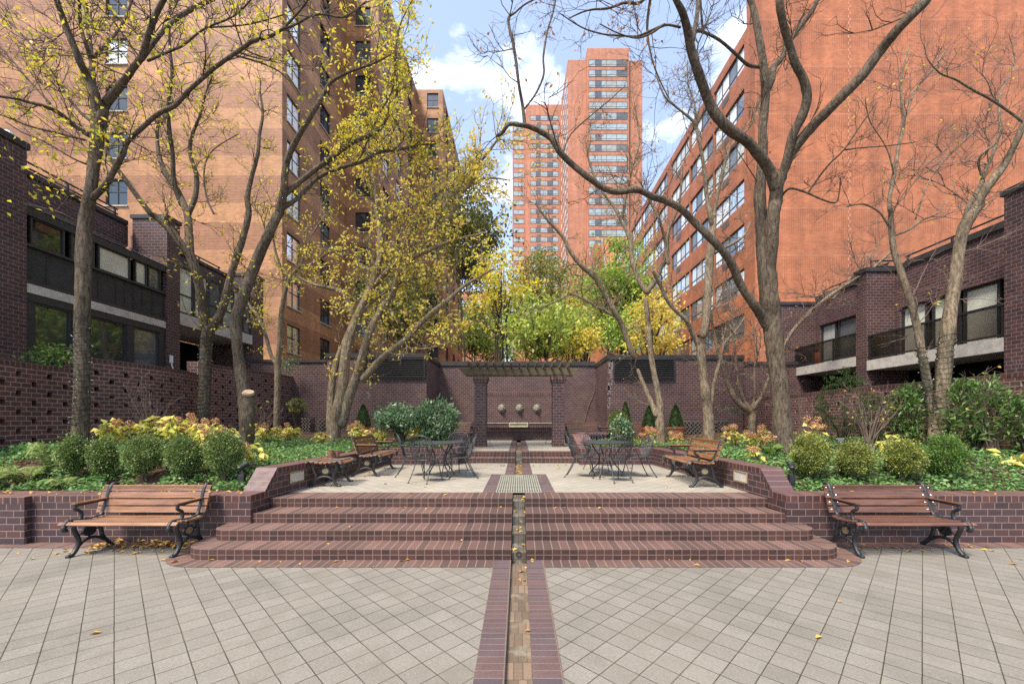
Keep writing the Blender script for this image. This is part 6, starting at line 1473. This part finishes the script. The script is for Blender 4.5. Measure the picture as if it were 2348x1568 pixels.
# fallen leaves
pts = []; r2 = random.Random(7)
def drop(n, x0, x1, y0, y1, zf, zj=.004):
    for _ in range(n):
        x, y = r2.uniform(x0, x1), r2.uniform(y0, y1); pts.append((x, y, zf(x, y)+r2.uniform(.006, .006+zj)))
flat = lambda x, y: 0
drop(120, -5.9, -4.45, 5.50, 5.76, flat, .05); drop(45, -6.1, -4.4, 5.3, 5.76, flat); drop(10, -7.5, -4.5, 4.9, 5.6, flat); drop(16, 4.6, 6.4, 5.3, 5.76, flat); drop(5, 4.3, 7, 4.6, 5.6, flat); drop(24, -4.4, 4.3, 5.0, 5.05, flat); drop(12, -3.6, 3.6, 6.12, 6.2, lambda x, y: 3*HS); drop(7, -6.5, 6.5, 2.8, 5.0, flat)
for i, y in enumerate(YS): drop(3, -.09, .09, y+.1, y+.30, lambda x, y_, i=i: (i+1)*HS-.045); drop(2, -3.5, 3.5, y+.2, y+.35, lambda x, y_, i=i: (i+1)*HS)
drop(14, -.09, .09, -1, 5, lambda x, y: -.045); drop(26, -.09, .09, 9.3, 11.2, lambda x, y: ZT-.05, .02); drop(24, -.09, .09, 12.3, 17.5, lambda x, y: ZF-.05, .02)
drop(40, -3.4, 3.4, 10.5, 10.82, lambda x, y: ZT); drop(26, -3.5, 3.5, 7.2, 10.8, lambda x, y: ZT); drop(20, -3.6, -3.3, 7, 10.6, lambda x, y: ZT)
drop(420, -10, -4.2, 6.2, 9, lambda x, y: bedz(x, y), .02); drop(380, 4.2, 10, 6.2, 10, lambda x, y: bedz(x, y), .02); drop(500, 3.0, 9, 11.8, 16, lambda x, y: bedz(x, y), .02); drop(40, -8, -4, 5.8, 6.1, lambda x, y: .684); drop(10, 4, 8, 5.8, 6.1, lambda x, y: .684)
P = np.array(pts); k = len(P); D = rdir(rn, k); D[:, 2] *= .12
o = leaves('fallen_leaves', P, D, rdir(rn, k, 4), rn.uniform(.05, .10, k), rn.uniform(.03, .05, k), M['lf_fall'], fold=.3, curl=.1); tag(o, 'brown and yellow fallen leaves scattered over paving and soil', 'fallen leaves', kind='stuff')
# dry climber on the fountain bay
m = MB(); q = [at(x, y, YB-.03) for x, y in ((1372, 822), (1366, 860), (1362, 900), (1350, 930), (1342, 960), (1338, 985))]; m.tube(smooth(q, 4), .014, 5)
m.tube(smooth([at(x, y, YB-.03) for x, y in ((1310, 822), (1330, 850), (1334, 870))], 4), .008, 4); tag(m.build('wall_climber', M['twig']), 'dry brown climber stem on the recessed bay near its right corner', 'climber')
# ================================================================ TREES BEYOND THE WALL
def far_tree(x, Y, xr, yr, label, mat, n, L, seed, bark='barkd', stems=2, cl=34, spread=.115, base=None):
    rg = random.Random(seed); r2 = np.random.default_rng(seed); p = at(x, YH, Y); r_ = empty('tree', (p.x, Y, 0), 0, label, 'tree', 'trees beyond the courtyard wall')
    a, b = at(xr[0], yr[1], Y), at(xr[1], yr[0], Y); cx_, cz = (a.x+b.x)/2-p.x, (a.z+b.z)/2; rx, rz = (b.x-a.x)/2, (b.z-a.z)/2
    C_ = []; m = MB()
    while len(C_) < cl:
        d = Vector((rg.uniform(-1, 1), rg.uniform(-1, 1), rg.uniform(-1, 1)))
        if d.length > 1 or d.length < .25: continue
        C_.append(Vector((cx_+d.x*rx*.9, d.y*rx*.9, cz+d.z*rz*.9)))
    zf = max(1.5, cz-rz*1.1)
    for i in range(stems):
        t = C_[i*(cl//stems)]; f0 = Vector((rg.uniform(-.25, .25), rg.uniform(-.2, .2), 0)); mid = Vector((f0.x*1.5+t.x*.3, t.y*.3, zf*.62)); q = smooth([f0, mid, Vector((t.x*.6, t.y*.6, (zf+t.z)/2)), t], 4)
        m.tube(q, [max(.015, .095*(1-.85*k/(len(q)-1))) for k in range(len(q))], 6)
    for c in C_:
        q = smooth([Vector((c.x*.35+cx_*.2, c.y*.3, min(c.z*.8, zf+(c.z-zf)*.4))), (c*.75+Vector((0, 0, c.z*.1))), c], 3); m.tube(q, [max(.012, .05*(1-.8*k/(len(q)-1))) for k in range(len(q))], 4)
    m.build('trunk', M[bark], r_, smooth=True)
    A = np.array([tuple(c) for c in C_]); wts = r2.random(cl)+.3; wts /= wts.sum(); ix = r2.choice(cl, n, p=wts); sg = spread*(rx+rz)
    P = A[ix]+r2.normal(size=(n, 3))*np.array([sg, sg, sg*.62])*(.5+r2.random((cl, 1))[ix])
    P = P[:int(n*.48)]; n = len(P)
    leaves('crown', P, rdir(r2, n, -.3), rdir(r2, n, .6), r2.uniform(.7, 1.3, n)*L*1.55, r2.uniform(.7, 1.2, n)*L*.9, M[mat], r_)
far_tree(1150, 26, (1070, 1240), (575, 730), 'dark multi stemmed tree with yellow leaves above the pergola', 'lf_yel', 4200, .15, 301, stems=7, cl=30)
far_tree(1255, 36, (1180, 1315), (560, 790), 'tall olive green tree in the middle gap', 'lf_olive', 12000, .16, 302, cl=60, bark='barkm')
far_tree(1250, 24, (1150, 1340), (680, 830), 'low fresh green tree just over the pergola', 'lf_lime', 6500, .17, 303, bark='barkm', cl=40)
far_tree(1085, 38, (1040, 1170), (690, 830), 'round light green tree at the left of the middle gap', 'lf_lime', 7000, .2, 304)
far_tree(1075, 31, (1010, 1140), (395, 700), 'dark bronze green tall tree left of the sky gap', 'lf_bronze', 11000, .2, 305, cl=60)
far_tree(945, 22, (820, 1040), (590, 790), 'dark green tree behind the golden three stemmed tree', 'lf_bronze', 6500, .15, 306, cl=40)
far_tree(1215, 48, (1050, 1350), (640, 830), 'broad lime green tree filling the middle gap behind the others', 'lf_lime', 12000, .24, 312, cl=60)
far_tree(1300, 30, (1240, 1370), (690, 830), 'yellow tree between the tower and the pergola end', 'lf_yel', 4200, .17, 313, cl=36)
far_tree(1335, 42, (1295, 1380), (610, 820), 'pinkish autumn tree below the tower', 'lf_pink', 4200, .2, 307, bark='barkm')
far_tree(1412, 28, (1335, 1490), (538, 800), 'bright green maple in front of the farther orange block', 'lf_maple', 17000, .16, 308, cl=54)
far_tree(1430, 25, (1370, 1490), (700, 825), 'lower green tree right of the pergola', 'lf_maple', 3600, .13, 311, cl=30)
far_tree(1492, 22, (1435, 1560), (655, 825), 'golden yellow tree before the right ribbon windows', 'lf_gold', 4800, .12, 309)
far_tree(1330, 23, (1290, 1385), (740, 825), 'yellow orange low tree right above the pergola end', 'lf_gold', 2000, .13, 310, cl=22)
